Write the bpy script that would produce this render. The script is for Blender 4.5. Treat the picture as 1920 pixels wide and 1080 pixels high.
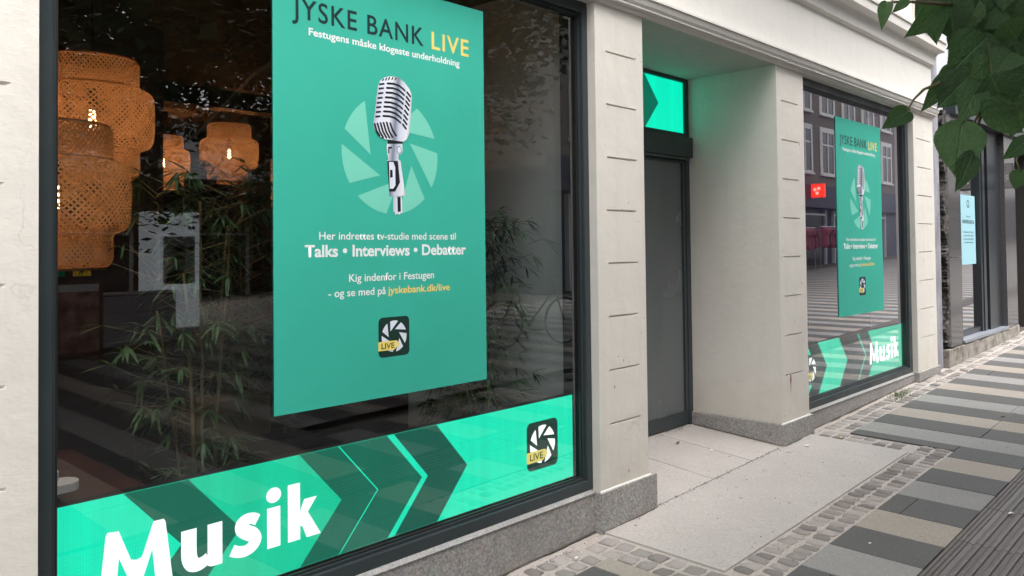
import bpy, bmesh, math, random
from mathutils import Vector, Matrix
from math import sin, cos, pi, radians
for o in list(bpy.data.objects): bpy.data.objects.remove(o)
SC=bpy.context.scene; COL=SC.collection
# ---------------- camera ----------------
cam=bpy.data.cameras.new('camera'); cam.sensor_width=36; cam.sensor_fit='HORIZONTAL'
cam.lens=1496.23/1920*36; cam.shift_x=-(961.75-960)/1920; cam.shift_y=-(540-430.07)/1920
cam.clip_start=0.05; cam.clip_end=1500
co=bpy.data.objects.new('camera',cam); COL.objects.link(co)
r=Vector((0.69158,-0.72222,-0.01119)); u=Vector((-0.00884,-0.02395,0.99967)); f=Vector((0.72225,0.69125,0.02295))
co.matrix_world=Matrix(((r.x,u.x,-f.x,0),(r.y,u.y,-f.y,-2.607),(r.z,u.z,-f.z,1.5),(0,0,0,1)))
SC.camera=co
# ---------------- light ----------------
W=bpy.data.worlds.new('World'); SC.world=W; W.use_nodes=True
nt=W.node_tree; nt.nodes.clear()
sky=nt.nodes.new('ShaderNodeTexSky'); sky.sky_type='NISHITA'; sky.sun_disc=False
SUN_EL=radians(64); SUN_AZ=radians(190)   # azimuth clockwise from +Y: behind the viewer, over the far side of the street
sky.sun_elevation=SUN_EL; sky.sun_rotation=SUN_AZ; sky.air_density=1.0; sky.dust_density=4.0; sky.ozone_density=1.0
hs=nt.nodes.new('ShaderNodeHueSaturation'); hs.inputs['Saturation'].default_value=0.10
bg=nt.nodes.new('ShaderNodeBackground'); bg.inputs['Strength'].default_value=0.15
wo=nt.nodes.new('ShaderNodeOutputWorld')
nt.links.new(sky.outputs[0],hs.inputs['Color']); nt.links.new(hs.outputs[0],bg.inputs[0]); nt.links.new(bg.outputs[0],wo.inputs[0])
sl=bpy.data.lights.new('sun','SUN'); sl.energy=1.0; sl.angle=radians(40); sl.color=(1.0,0.94,0.88)
so=bpy.data.objects.new('sun',sl); COL.objects.link(so)
sd=Vector((sin(SUN_AZ)*cos(SUN_EL),cos(SUN_AZ)*cos(SUN_EL),sin(SUN_EL)))
so.rotation_euler=sd.to_track_quat('Z','Y').to_euler()
SC.view_settings.view_transform='Standard'; SC.view_settings.look='None'; SC.view_settings.gamma=1
SC.view_settings.use_curve_mapping=False; SC.view_settings.exposure=1.74
SC.render.engine='CYCLES'
SC.cycles.max_bounces=8; SC.cycles.diffuse_bounces=4; SC.cycles.glossy_bounces=4; SC.cycles.transparent_max_bounces=16
SC.cycles.use_denoising=True; SC.cycles.caustics_reflective=False; SC.cycles.caustics_refractive=False
SC.cycles.sample_clamp_indirect=4

# ---------------- helpers ----------------
def lin(c):
    return tuple(((v/255)/12.92 if v/255<=.04045 else (((v/255)+.055)/1.055)**2.4) for v in c)
def srgb(*c): return (*lin(c),1)
class MB:
    def __init__(s): s.v=[]; s.f=[]; s.m=[]
    def quad(s,a,b,c,d,m=0):
        i=len(s.v); s.v+=[a,b,c,d]; s.f.append((i,i+1,i+2,i+3)); s.m.append(m)
    def poly(s,pts,m=0):
        i=len(s.v); s.v+=list(pts); s.f.append(tuple(range(i,i+len(pts)))); s.m.append(m)
    def box(s,x0,x1,y0,y1,z0,z1,m=0):
        s.hexa([(x0,y0,z0),(x1,y0,z0),(x1,y1,z0),(x0,y1,z0),(x0,y0,z1),(x1,y0,z1),(x1,y1,z1),(x0,y1,z1)],m)
    def hexa(s,p,m=0):
        i=len(s.v); s.v+=p
        for q in ((0,3,2,1),(4,5,6,7),(0,1,5,4),(1,2,6,5),(2,3,7,6),(3,0,4,7)):
            s.f.append(tuple(i+k for k in q)); s.m.append(m)
    def prism(s,prof,x0,x1,m=0,axis='x',o0=0,o1=0):
        # prof: list of (y,z) closed, extruded along x
        n=len(prof); i=len(s.v)
        s.v+=[(x0+o0*p[0],p[0],p[1]) for p in prof]+[(x1-o1*p[0],p[0],p[1]) for p in prof]
        for k in range(n):
            s.f.append((i+k,i+(k+1)%n,i+n+(k+1)%n,i+n+k)); s.m.append(m)
        s.f.append(tuple(i+k for k in range(n-1,-1,-1))); s.m.append(m)
        s.f.append(tuple(i+n+k for k in range(n))); s.m.append(m)
    def tube(s,pts,rad,n=8,m=0,cap=True):
        pts=[Vector(p) for p in pts]
        if not hasattr(rad,'__len__'): rad=[rad]*len(pts)
        i0=len(s.v)
        for k,p in enumerate(pts):
            d=(pts[min(k+1,len(pts)-1)]-pts[max(k-1,0)]).normalized()
            a=d.orthogonal().normalized() if k==0 else (a-d*a.dot(d)).normalized()
            b=d.cross(a)
            for j in range(n):
                t=2*pi*j/n; s.v.append(tuple(p+(a*cos(t)+b*sin(t))*rad[k]))
        for k in range(len(pts)-1):
            for j in range(n):
                s.f.append((i0+k*n+j,i0+k*n+(j+1)%n,i0+(k+1)*n+(j+1)%n,i0+(k+1)*n+j)); s.m.append(m)
        if cap:
            s.f.append(tuple(i0+j for j in range(n-1,-1,-1))); s.m.append(m)
            e=i0+(len(pts)-1)*n; s.f.append(tuple(e+j for j in range(n))); s.m.append(m)
    def lathe(s,prof,c=(0,0,0),n=24,m=0):
        i0=len(s.v)
        for (rr,z) in prof:
            for j in range(n):
                t=2*pi*j/n; s.v.append((c[0]+rr*cos(t),c[1]+rr*sin(t),c[2]+z))
        for k in range(len(prof)-1):
            for j in range(n):
                s.f.append((i0+k*n+j,i0+k*n+(j+1)%n,i0+(k+1)*n+(j+1)%n,i0+(k+1)*n+j)); s.m.append(m)
    def mesh(s,name,mats):
        me=bpy.data.meshes.new(name); me.from_pydata([tuple(v) for v in s.v],[],s.f); me.update()
        for mt in (mats if isinstance(mats,(list,tuple)) else [mats]): me.materials.append(mt)
        if any(s.m): me.polygons.foreach_set('material_index',s.m)
        return me
    def build(s,name,mats,parent=None,smooth=False,bevel=0,loc=None,recalc=True,merge=False,**k):
        me=s.mesh(name,mats)
        if merge:
            bm=bmesh.new(); bm.from_mesh(me); bmesh.ops.remove_doubles(bm,verts=bm.verts,dist=2e-5); bm.to_mesh(me); bm.free()
        if recalc and len(me.polygons)<60000:
            bm=bmesh.new(); bm.from_mesh(me)
            if smooth or bevel: bmesh.ops.remove_doubles(bm,verts=bm.verts,dist=1e-5)
            bmesh.ops.recalc_face_normals(bm,faces=bm.faces)
            if bevel: bmesh.ops.bevel(bm,geom=[e for e in bm.edges if len(e.link_faces)==2 and e.calc_face_angle(0)>.5],offset=bevel,segments=2,affect='EDGES',profile=.6)
            bm.to_mesh(me); bm.free()
        if smooth: me.polygons.foreach_set('use_smooth',[True]*len(me.polygons))
        return link(name,me,parent,loc,**k)
def link(name,me,parent=None,loc=None,**k):
    o=bpy.data.objects.new(name,me); COL.objects.link(o)
    if parent is not None: o.parent=parent
    if loc: o.location=loc
    for a,b in k.items(): o[a]=b
    return o
def thing(name,label,cat,loc=(0,0,0),rz=0,group=None):
    o=bpy.data.objects.new(name,None); COL.objects.link(o); o.location=loc; o.rotation_euler=(0,0,rz)
    o['label']=label; o['category']=cat
    if group: o['group']=group
    o.empty_display_size=.1
    return o
def tag(o,label,cat,group=None):
    o['label']=label; o['category']=cat
    if group: o['group']=group
    return o
def copy_tree(o,parent=None,label=None):
    c=o.copy(); COL.objects.link(c)
    if parent is not None: c.parent=parent
    if label: c['label']=label
    for ch in [x for x in bpy.data.objects if x.parent==o]: copy_tree(ch,c)
    return c
# ---- material helpers
def mat(name,col=(.5,.5,.5),rough=.6,**k):
    m=bpy.data.materials.new(name); m.use_nodes=True; b=m.node_tree.nodes['Principled BSDF']
    b.inputs['Base Color'].default_value=(*col[:3],1); b.inputs['Roughness'].default_value=rough
    for a,v in k.items(): b.inputs[a.replace('_',' ')].default_value=v
    return m
class NG:
    def __init__(s,m): s.t=m.node_tree; s.b=s.t.nodes.get('Principled BSDF'); s.tc=s.t.nodes.new('ShaderNodeTexCoord')
    def n(s,t,**k):
        x=s.t.nodes.new('ShaderNode'+t)
        for a,v in k.items():
            if a in x.inputs.keys(): x.inputs[a].default_value=v
            else: setattr(x,a,v)
        return x
    def l(s,a,b): s.t.links.new(a,b)
    def co(s,kind='Object',scale=(1,1,1),rot=(0,0,0)):
        mp=s.n('Mapping'); mp.inputs['Scale'].default_value=scale; mp.inputs['Rotation'].default_value=rot
        s.l(s.tc.outputs[kind],mp.inputs[0]); return mp.outputs[0]
    def noise(s,v,scale,detail=4,rough=.55):
        x=s.n('TexNoise'); x.inputs['Scale'].default_value=scale; x.inputs['Detail'].default_value=detail; x.inputs['Roughness'].default_value=rough
        s.l(v,x.inputs['Vector']); return x.outputs['Fac']
    def vor(s,v,scale,out='Distance',**k):
        x=s.n('TexVoronoi'); x.inputs['Scale'].default_value=scale
        for a,q in k.items(): setattr(x,a,q)
        s.l(v,x.inputs['Vector']); return x.outputs[out]
    def ramp(s,fac,stops,interp='LINEAR'):
        x=s.n('ValToRGB'); x.color_ramp.interpolation=interp; e=x.color_ramp.elements
        while len(e)<len(stops): e.new(.5)
        for i,(p,c) in enumerate(stops):
            e[i].position=p; e[i].color=(*c[:3],1) if hasattr(c,'__len__') else (c,c,c,1)
        s.l(fac,x.inputs[0]); return x.outputs[0]
    def mix(s,fac,a,b,mode='MIX'):
        x=s.n('Mix',data_type='RGBA',blend_type=mode)
        for idx,v in ((0,fac),(6,a),(7,b)):
            if hasattr(v,'type') or hasattr(v,'is_linked'): s.l(v,x.inputs[idx])
            elif idx==0: x.inputs[0].default_value=v
            else: x.inputs[idx].default_value=(*v[:3],1)
        return x.outputs[2]
    def math(s,op,a,b=0.0,clamp=False):
        x=s.n('Math',operation=op,use_clamp=clamp)
        for i,v in enumerate((a,b)):
            if hasattr(v,'is_linked'): s.l(v,x.inputs[i])
            else: x.inputs[i].default_value=v
        return x.outputs[0]
    def base(s,c): s.l(c,s.b.inputs['Base Color'])
    def rough(s,c): s.l(c,s.b.inputs['Roughness'])
    def bump(s,h,strength=.3,dist=.01,prev=None):
        x=s.n('Bump'); x.inputs['Strength'].default_value=strength; x.inputs['Distance'].default_value=dist
        s.l(h,x.inputs['Height'])
        if prev is not None: s.l(prev,x.inputs['Normal'])
        s.l(x.outputs[0],s.b.inputs['Normal']); return x.outputs[0]
    def info(s,o='Random'): return s.n('ObjectInfo').outputs[o]
def stucco(name,c,dirt=.5,specks=True):
    m=mat(name,c,.75); g=NG(m); v=g.co()
    n1=g.noise(v,1.3,5,.6); n2=g.noise(v,9,5,.65)
    a=g.ramp(n1,[(.3,tuple(x*(1-.14*dirt) for x in c)),(.7,c)])
    st=g.noise(g.co(scale=(7,7,.7)),1.5,5,.6)
    a=g.mix(g.ramp(st,[(.50,0),(.78,.5*dirt)]),a,tuple(x*.72 for x in (c[0],c[1]*.98,c[2]*.92)))
    a=g.mix(g.ramp(n2,[(.45,0),(.75,.25*dirt)]),a,tuple(x*.8 for x in c))
    if specks:
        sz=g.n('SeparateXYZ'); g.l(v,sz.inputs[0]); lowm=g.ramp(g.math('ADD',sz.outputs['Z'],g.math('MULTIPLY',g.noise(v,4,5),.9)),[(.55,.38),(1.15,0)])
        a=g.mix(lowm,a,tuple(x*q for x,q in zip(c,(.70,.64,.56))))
        vd=g.vor(v,22); nn=g.noise(v,2.2,2)
        sp=g.math('MULTIPLY',g.ramp(vd,[(.055,1),(.10,0)]),g.ramp(nn,[(.56,0),(.66,.75)]))
        a=g.mix(sp,a,(.06,.05,.045))
    if specks:
        cr=g.n('TexVoronoi',feature='DISTANCE_TO_EDGE'); cr.inputs['Scale'].default_value=1.1; wv=g.n('VectorMath',operation='ADD'); g.l(v,wv.inputs[0]); nzc=g.n('TexNoise'); nzc.inputs['Scale'].default_value=3; nzc.inputs['Detail'].default_value=5; g.l(v,nzc.inputs['Vector']); g.l(nzc.outputs['Color'],wv.inputs[1]); g.l(wv.outputs[0],cr.inputs['Vector'])
        ck=g.math('MULTIPLY',g.ramp(cr.outputs['Distance'],[(.0,.35),(.006,0)]),g.ramp(g.noise(v,1.7,3),[(.50,0),(.60,1)])); a=g.mix(ck,a,tuple(x*.45 for x in c))
    g.base(a)
    h1=g.noise(g.co(scale=(1,1,2.2)),60,4,.6); h2=g.noise(v,7,3)
    b=g.bump(h1,.22,.004); g.bump(h2,.25,.02,b)
    return m
def granite(name,c,scale=1,contrast=1):
    m=mat(name,c,.7); g=NG(m); v=g.co()
    n=g.noise(v,85*scale,5,.8); vc=g.vor(v,110*scale,'Color'); big=g.noise(v,3,4,.6)
    lo=tuple(x*(1-.5*contrast) for x in c); hi=tuple(min(1,x*(1+.55*contrast)) for x in c)
    a=g.ramp(n,[(.34,lo),(.5,c),(.66,hi)])
    a=g.mix(.35,a,vc,'SOFT_LIGHT')
    a=g.mix(g.ramp(big,[(.4,0),(.75,.35)]),a,tuple(x*.62 for x in (c[0]*1.05,c[1],c[2]*.9)))
    hsv=g.n('HueSaturation'); hsv.inputs['Saturation'].default_value=.5; g.l(a,hsv.inputs['Color']); g.base(hsv.outputs[0])
    g.bump(n,.25,.003); return m
def stone(name,c,var=.25,sat=.0,fine=1.0,rand=.18,rough=.8,bumpd=.004):
    m=mat(name,c,rough); g=NG(m); v=g.co()
    n1=g.noise(v,1.6,6,.65); n2=g.noise(v,18,6,.7); n3=g.noise(v,240,2,.6)
    n4=g.noise(v,70,4,.75)
    a=g.ramp(n1,[(.3,tuple(x*(1-var) for x in c)),(.7,tuple(x*(1+var) for x in c))])
    a=g.mix(g.ramp(n2,[(.38,0),(.68,.6*fine)]),a,tuple(x*(1-var*1.5) for x in c))
    a=g.mix(.6*fine,a,g.ramp(n4,[(.36,tuple(x*.62 for x in c)),(.5,c),(.64,tuple(x*1.35 for x in c))]))
    a=g.mix(.3*fine,a,g.ramp(n3,[(.3,tuple(x*.45 for x in c)),(.7,tuple(x*1.6 for x in c))]))
    vd=g.vor(v,13); a=g.mix(g.ramp(vd,[(.05,.5),(.09,0)]),a,tuple(min(1,x*1.6+.06) for x in c))
    vk=g.vor(g.co(rot=(0,0,.7)),7); a=g.mix(g.math('MULTIPLY',g.ramp(vk,[(.05,.8),(.085,0)]),g.ramp(n1,[(.45,0),(.55,1)])),a,tuple(x*.35 for x in c))
    hv=g.n('HueSaturation'); rn=g.info()
    g.l(g.math('ADD',g.math('MULTIPLY',rn,2*rand),1-rand),hv.inputs['Value']); g.l(a,hv.inputs['Color']); g.base(hv.outputs[0])
    b=g.bump(n3,.25,.002); g.bump(n2,.35,bumpd,b); return m
def led(name,col,strength):
    m=mat(name,(0.01,.01,.01),.35); g=NG(m); b=g.b
    v=g.co(); w=g.n('TexWave',wave_type='BANDS',bands_direction='X'); w.inputs['Scale'].default_value=38; g.l(v,w.inputs['Vector'])
    w2=g.noise(g.co(scale=(1,1,.05)),16,2)
    f1=g.ramp(w.outputs['Fac'],[(0,.9),(1,1.0)]); f2=g.ramp(w2,[(.3,.9),(.7,1.04)])
    a=g.mix(1,g.mix(1,f1,f2,'MULTIPLY'),col,'MULTIPLY')
    g.l(a,b.inputs['Emission Color']); b.inputs['Emission Strength'].default_value=strength
    return m
LEAVES=[(1.356,-2.156,1.889,1.325,-2.16,1.846,0.02),(1.38,-2.181,1.894,1.375,-2.158,1.88,0.015),(1.527,-2.191,1.915,1.466,-2.156,1.859,0.045),(1.559,-2.196,1.927,1.573,-2.199,1.859,0.059),(1.569,-2.162,1.924,1.546,-2.178,1.859,0.043),(1.554,-2.246,1.847,1.524,-2.201,1.792,0.077),(1.629,-2.21,1.883,1.591,-2.198,1.824,0.059),(1.487,-2.217,1.782,1.431,-2.185,1.724,0.031),(1.381,-2.176,1.713,1.326,-2.159,1.687,0.03),(1.443,-2.24,1.688,1.422,-2.235,1.608,0.066),(1.432,-2.256,1.638,1.402,-2.243,1.583,0.031),(1.471,-2.271,1.721,1.539,-2.313,1.679,0.045),(1.48,-2.239,1.773,1.45,-2.205,1.727,0.055),(1.471,-2.257,1.755,1.44,-2.24,1.696,0.044),(1.478,-2.279,1.763,1.519,-2.293,1.713,0.075),(1.519,-2.295,1.811,1.48,-2.284,1.778,0.049),(1.543,-2.262,1.807,1.498,-2.242,1.775,0.04),(1.565,-2.258,1.853,1.565,-2.231,1.822,0.039),(1.537,-2.287,1.866,1.571,-2.296,1.845,0.043),(1.517,-2.317,1.666,1.495,-2.287,1.635,0.026),(1.51,-2.308,1.614,1.524,-2.294,1.585,0.024),(1.538,-2.198,1.804,1.493,-2.19,1.775,0.021),(1.596,-2.288,1.78,1.63,-2.299,1.722,0.055),(1.603,-2.265,1.747,1.632,-2.287,1.701,0.056),(1.619,-2.284,1.84,1.636,-2.296,1.794,0.056),(1.69,-2.147,2.019,1.688,-2.126,1.978,0.04),(1.665,-2.164,1.978,1.646,-2.179,1.931,0.047),(1.8,-2.115,2.015,1.744,-2.084,1.953,0.057),(1.822,-2.12,1.998,1.772,-2.1,1.936,0.055),(1.651,-2.186,2,1.644,-2.186,1.944,0.046),(1.679,-2.172,1.993,1.701,-2.197,1.952,0.048),(1.717,-2.169,1.975,1.735,-2.191,1.929,0.048),(1.611,-2.191,1.933,1.57,-2.164,1.894,0.05),(1.7,-2.178,2.004,1.684,-2.149,1.957,0.047),(1.694,-2.195,1.989,1.693,-2.176,1.947,0.049),(1.637,-2.198,1.948,1.625,-2.173,1.901,0.052),(1.697,-2.178,1.958,1.677,-2.196,1.902,0.043),(1.887,-2.154,2.057,1.818,-2.113,2.012,0.059),(1.844,-2.173,2.013,1.785,-2.138,1.979,0.059),(1.677,-2.207,1.951,1.658,-2.212,1.889,0.043),(1.626,-2.219,1.935,1.607,-2.2,1.876,0.042),(1.646,-2.208,1.924,1.633,-2.223,1.878,0.042),(1.678,-2.215,1.908,1.655,-2.188,1.873,0.039),(1.907,-2.156,1.951,1.851,-2.115,1.913,0.048),(1.767,-2.2,2.016,1.764,-2.213,1.968,0.056),(1.885,-2.175,2.033,1.851,-2.13,2.002,0.047),(1.7,-2.226,1.96,1.685,-2.185,1.938,0.042),(1.794,-2.194,1.962,1.742,-2.169,1.924,0.056),(1.855,-2.193,1.966,1.862,-2.217,1.92,0.055),(1.899,-2.175,1.966,1.886,-2.131,1.915,0.059),(1.785,-2.197,1.91,1.777,-2.215,1.857,0.054),(1.674,-2.247,1.98,1.615,-2.226,1.918,0.052),(1.693,-2.247,1.962,1.671,-2.253,1.917,0.052),(1.819,-2.22,1.984,1.798,-2.181,1.958,0.051),(1.658,-2.251,1.921,1.643,-2.225,1.89,0.051),(1.813,-2.22,1.957,1.849,-2.231,1.911,0.055),(1.877,-2.206,1.953,1.874,-2.209,1.902,0.057),(1.79,-2.217,1.909,1.726,-2.189,1.878,0.05),(1.805,-2.22,1.892,1.757,-2.189,1.851,0.053),(1.754,-2.216,1.862,1.771,-2.224,1.828,0.048),(1.683,-2.244,1.837,1.645,-2.219,1.792,0.053),(1.891,-2.187,1.856,1.884,-2.211,1.81,0.05),(1.894,-2.198,1.847,1.896,-2.215,1.808,0.048),(1.694,-2.235,1.781,1.653,-2.2,1.734,0.041),(1.666,-2.264,1.98,1.647,-2.26,1.918,0.048),(1.684,-2.257,1.965,1.666,-2.248,1.908,0.045),(1.841,-2.222,1.985,1.794,-2.205,1.92,0.058),(1.929,-2.211,1.992,1.87,-2.189,1.922,0.051),(1.703,-2.251,1.914,1.726,-2.261,1.871,0.045),(1.709,-2.257,1.907,1.719,-2.256,1.867,0.039),(1.769,-2.245,1.907,1.776,-2.263,1.869,0.049),(1.854,-2.224,1.91,1.81,-2.21,1.84,0.044),(1.901,-2.209,1.898,1.849,-2.176,1.869,0.059),(1.812,-2.235,1.851,1.826,-2.252,1.821,0.05),(1.854,-2.222,1.839,1.885,-2.232,1.783,0.043),(1.935,-2.206,1.838,1.93,-2.208,1.772,0.048),(1.731,-2.244,1.788,1.772,-2.259,1.751,0.043),(1.791,-2.253,2.007,1.815,-2.282,1.971,0.046),(1.838,-2.251,2.007,1.8,-2.24,1.958,0.043),(1.725,-2.271,1.953,1.707,-2.248,1.895,0.048),(1.763,-2.253,1.941,1.79,-2.281,1.906,0.049),(1.897,-2.226,1.971,1.864,-2.19,1.914,0.057),(1.902,-2.226,1.953,1.882,-2.194,1.892,0.045),(1.726,-2.269,1.887,1.71,-2.292,1.852,0.046),(1.96,-2.213,1.933,1.929,-2.191,1.885,0.044),(1.951,-2.217,1.893,1.972,-2.222,1.836,0.055),(1.844,-2.248,1.855,1.814,-2.248,1.792,0.053),(1.728,-2.264,1.827,1.71,-2.285,1.782,0.039),(1.779,-2.26,1.816,1.738,-2.246,1.757,0.053),(1.956,-2.216,1.827,1.891,-2.17,1.785,0.043),(1.848,-2.257,2.028,1.857,-2.278,1.978,0.044),(1.897,-2.253,2.012,1.846,-2.218,1.956,0.059),(1.868,-2.265,1.98,1.851,-2.243,1.919,0.055),(1.947,-2.236,1.991,1.94,-2.258,1.948,0.054),(1.886,-2.256,1.966,1.871,-2.257,1.914,0.056),(1.949,-2.238,1.947,1.954,-2.236,1.895,0.057),(1.851,-2.266,1.904,1.852,-2.269,1.847,0.05),(1.857,-2.266,1.898,1.839,-2.219,1.862,0.049),(1.958,-2.24,1.903,1.95,-2.206,1.868,0.057),(1.695,-2.291,1.835,1.699,-2.319,1.798,0.045),(1.706,-2.29,1.811,1.69,-2.291,1.77,0.048),(1.93,-2.242,1.844,1.905,-2.219,1.779,0.055),(1.974,-2.23,1.828,1.969,-2.227,1.781,0.05),(1.705,-2.204,1.867,1.71,-2.224,1.802,0.051),(1.671,-2.241,1.828,1.705,-2.256,1.774,0.051),(1.724,-2.281,1.797,1.671,-2.253,1.74,0.058),(1.72,-2.195,1.805,1.73,-2.212,1.749,0.056),(1.717,-2.242,1.89,1.678,-2.235,1.826,0.05),(1.81,-2.281,1.882,1.8,-2.249,1.837,0.052),(1.741,-2.196,1.816,1.717,-2.169,1.758,0.049),(1.751,-2.217,1.892,1.754,-2.191,1.847,0.051),(1.681,-2.261,1.857,1.666,-2.276,1.791,0.052),(1.711,-2.284,1.811,1.708,-2.271,1.757,0.059),(1.779,-2.237,1.78,1.762,-2.217,1.717,0.049),(1.789,-2.256,1.766,1.745,-2.247,1.703,0.057)]
TWIGS=[[(1.356,-2.156,1.889),(1.373,-2.16,1.896),(1.39,-2.177,1.897),(1.46,-2.193,1.906),(1.605,-2.201,1.931)],[(1.373,-2.16,1.896),(1.356,-2.156,1.888)],[(1.381,-2.176,1.713),(1.399,-2.181,1.735),(1.421,-2.191,1.754),(1.447,-2.203,1.764),(1.498,-2.214,1.785),(1.623,-2.216,1.829)],[(1.443,-2.24,1.688),(1.466,-2.25,1.693),(1.473,-2.257,1.707),(1.502,-2.26,1.731),(1.66,-2.254,1.78)],[(1.432,-2.256,1.638),(1.442,-2.253,1.651),(1.469,-2.253,1.679),(1.51,-2.253,1.714)],[(1.502,-2.26,1.729),(1.516,-2.274,1.727)],[(1.51,-2.308,1.614),(1.505,-2.303,1.634),(1.52,-2.305,1.648),(1.554,-2.313,1.67)],[(1.583,-2.248,1.867),(1.489,-2.277,1.765)],[(1.605,-2.201,1.931),(1.703,-2.23,1.935),(1.81,-2.27,1.928)],[(1.623,-2.216,1.829),(1.717,-2.243,1.865),(1.813,-2.273,1.897)],[(1.66,-2.254,1.78),(1.779,-2.277,1.818)]]
# ---------------- materials ----------------
CREAM=(.74,.705,.65)
M_wall=stucco('painted_stucco',CREAM,.55)
M_wall2=stucco('painted_stucco_smooth',(.73,.71,.675),.3,False)
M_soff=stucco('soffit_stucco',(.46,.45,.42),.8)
M_gran=granite('grey_granite',(.31,.283,.258))
M_ledge=granite('granite_ledge',(.30,.285,.275),1,.5)
M_frame=mat('window_frame_paint',lin((52,60,63)),.38); g=NG(M_frame); g.bump(g.noise(g.co(),90,3),.04,.002); g.rough(g.ramp(g.noise(g.co(),5,5),[(.3,.28),(.8,.55)]))
M_frame2=mat('window_gasket',(.012,.013,.014),.5)
M_doorglass=mat('tinted_door_film',(.10,.112,.12),.16); g=NG(M_doorglass); g.base(g.ramp(g.noise(g.co(scale=(1,1,.3)),1.6,3),[(.3,(.10,.113,.118)),(.75,(.15,.165,.17))])); g.rough(g.ramp(g.noise(g.co(),2,6),[(.35,.13),(.75,.34)]))
def glass_mat(name,tint=(.80,.84,.83),power=3.8):
    m=bpy.data.materials.new(name); m.use_nodes=True; t=m.node_tree; t.nodes.clear()
    fr=t.nodes.new('ShaderNodeLayerWeight'); fr.inputs['Blend'].default_value=.5
    p5=t.nodes.new('ShaderNodeMath'); p5.operation='POWER'; p5.inputs[1].default_value=5; t.links.new(fr.outputs['Facing'],p5.inputs[0])
    ma=t.nodes.new('ShaderNodeMath'); ma.operation='MULTIPLY_ADD'; ma.inputs[1].default_value=.96; ma.inputs[2].default_value=.04; t.links.new(p5.outputs[0],ma.inputs[0])
    a=t.nodes.new('ShaderNodeMath'); a.operation='SUBTRACT'; a.inputs[0].default_value=1; t.links.new(ma.outputs[0],a.inputs[1])
    b=t.nodes.new('ShaderNodeMath'); b.operation='POWER'; b.inputs[1].default_value=power; t.links.new(a.outputs[0],b.inputs[0])
    c=t.nodes.new('ShaderNodeMath'); c.operation='SUBTRACT'; c.inputs[0].default_value=1; t.links.new(b.outputs[0],c.inputs[1])
    tr=t.nodes.new('ShaderNodeBsdfTransparent'); tr.inputs[0].default_value=(*tint,1)
    gl=t.nodes.new('ShaderNodeBsdfGlossy'); gl.inputs['Roughness'].default_value=0.0; gl.inputs['Color'].default_value=(.97,.97,1,1)
    tc=t.nodes.new('ShaderNodeTexCoord'); nz=t.nodes.new('ShaderNodeTexNoise'); nz.inputs['Scale'].default_value=1.1; nz.inputs['Detail'].default_value=1
    bp=t.nodes.new('ShaderNodeBump'); bp.inputs['Strength'].default_value=.018; bp.inputs['Distance'].default_value=.02
    t.links.new(tc.outputs['Object'],nz.inputs['Vector']); t.links.new(nz.outputs['Fac'],bp.inputs['Height']); t.links.new(bp.outputs[0],gl.inputs['Normal'])
    mx=t.nodes.new('ShaderNodeMixShader'); o=t.nodes.new('ShaderNodeOutputMaterial')
    t.links.new(c.outputs[0],mx.inputs[0]); t.links.new(tr.outputs[0],mx.inputs[1]); t.links.new(gl.outputs[0],mx.inputs[2]); t.links.new(mx.outputs[0],o.inputs[0])
    return m
def clear_mat(name,c=(.94,.96,.955)):
    m=bpy.data.materials.new(name); m.use_nodes=True; t=m.node_tree; t.nodes.clear()
    tr=t.nodes.new('ShaderNodeBsdfTransparent'); tr.inputs[0].default_value=(*c,1); o=t.nodes.new('ShaderNodeOutputMaterial'); t.links.new(tr.outputs[0],o.inputs[0]); return m
M_glass=glass_mat('shop_glass'); M_clear=clear_mat('glass_inner_face')
def pane(name,x0,x1,y,z0,z1,parent,th=.008,mats=None):
    b=MB(); 
    b.quad((x0,y,z0),(x1,y,z0),(x1,y,z1),(x0,y,z1),0)
    b.quad((x1,y+th,z0),(x0,y+th,z0),(x0,y+th,z1),(x1,y+th,z1),1)
    b.quad((x0,y,z1),(x1,y,z1),(x1,y+th,z1),(x0,y+th,z1),1); b.quad((x0,y+th,z0),(x1,y+th,z0),(x1,y,z0),(x0,y,z0),1)
    b.quad((x0,y+th,z0),(x0,y,z0),(x0,y,z1),(x0,y+th,z1),1); b.quad((x1,y,z0),(x1,y+th,z0),(x1,y+th,z1),(x1,y,z1),1)
    return b.build(name,mats or [M_glass,M_clear],parent,recalc=False)
M_slab=stone('entrance_concrete',(.425,.392,.372),.15,fine=.6,rand=.04)
M_dark=stone('dark_paver_granite',(.090,.088,.087),.16,fine=.7,rand=.06,rough=.7)
M_beige=stone('beige_paver_granite',(.305,.270,.236),.14,fine=.75,rand=.08)
M_grey=stone('grey_paver_granite',(.258,.250,.242),.13,fine=.75,rand=.08)
M_mortar=stone('sandy_mortar',(.42,.375,.345),.22,fine=1,rand=0,bumpd=.02)
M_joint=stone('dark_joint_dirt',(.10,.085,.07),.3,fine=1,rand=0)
M_sett=stone('sett_granite',(.29,.262,.248),.28,fine=1,rand=.38,bumpd=.012)
g=NG(M_sett)
M_guid=stone('cast_guidance_strip',(.12,.102,.097),.2,fine=.8,rand=.1,rough=.5)
def gz(x,y): return .0245*(x-3.3)+.02*max(min(y,0),-1.6)

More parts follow.
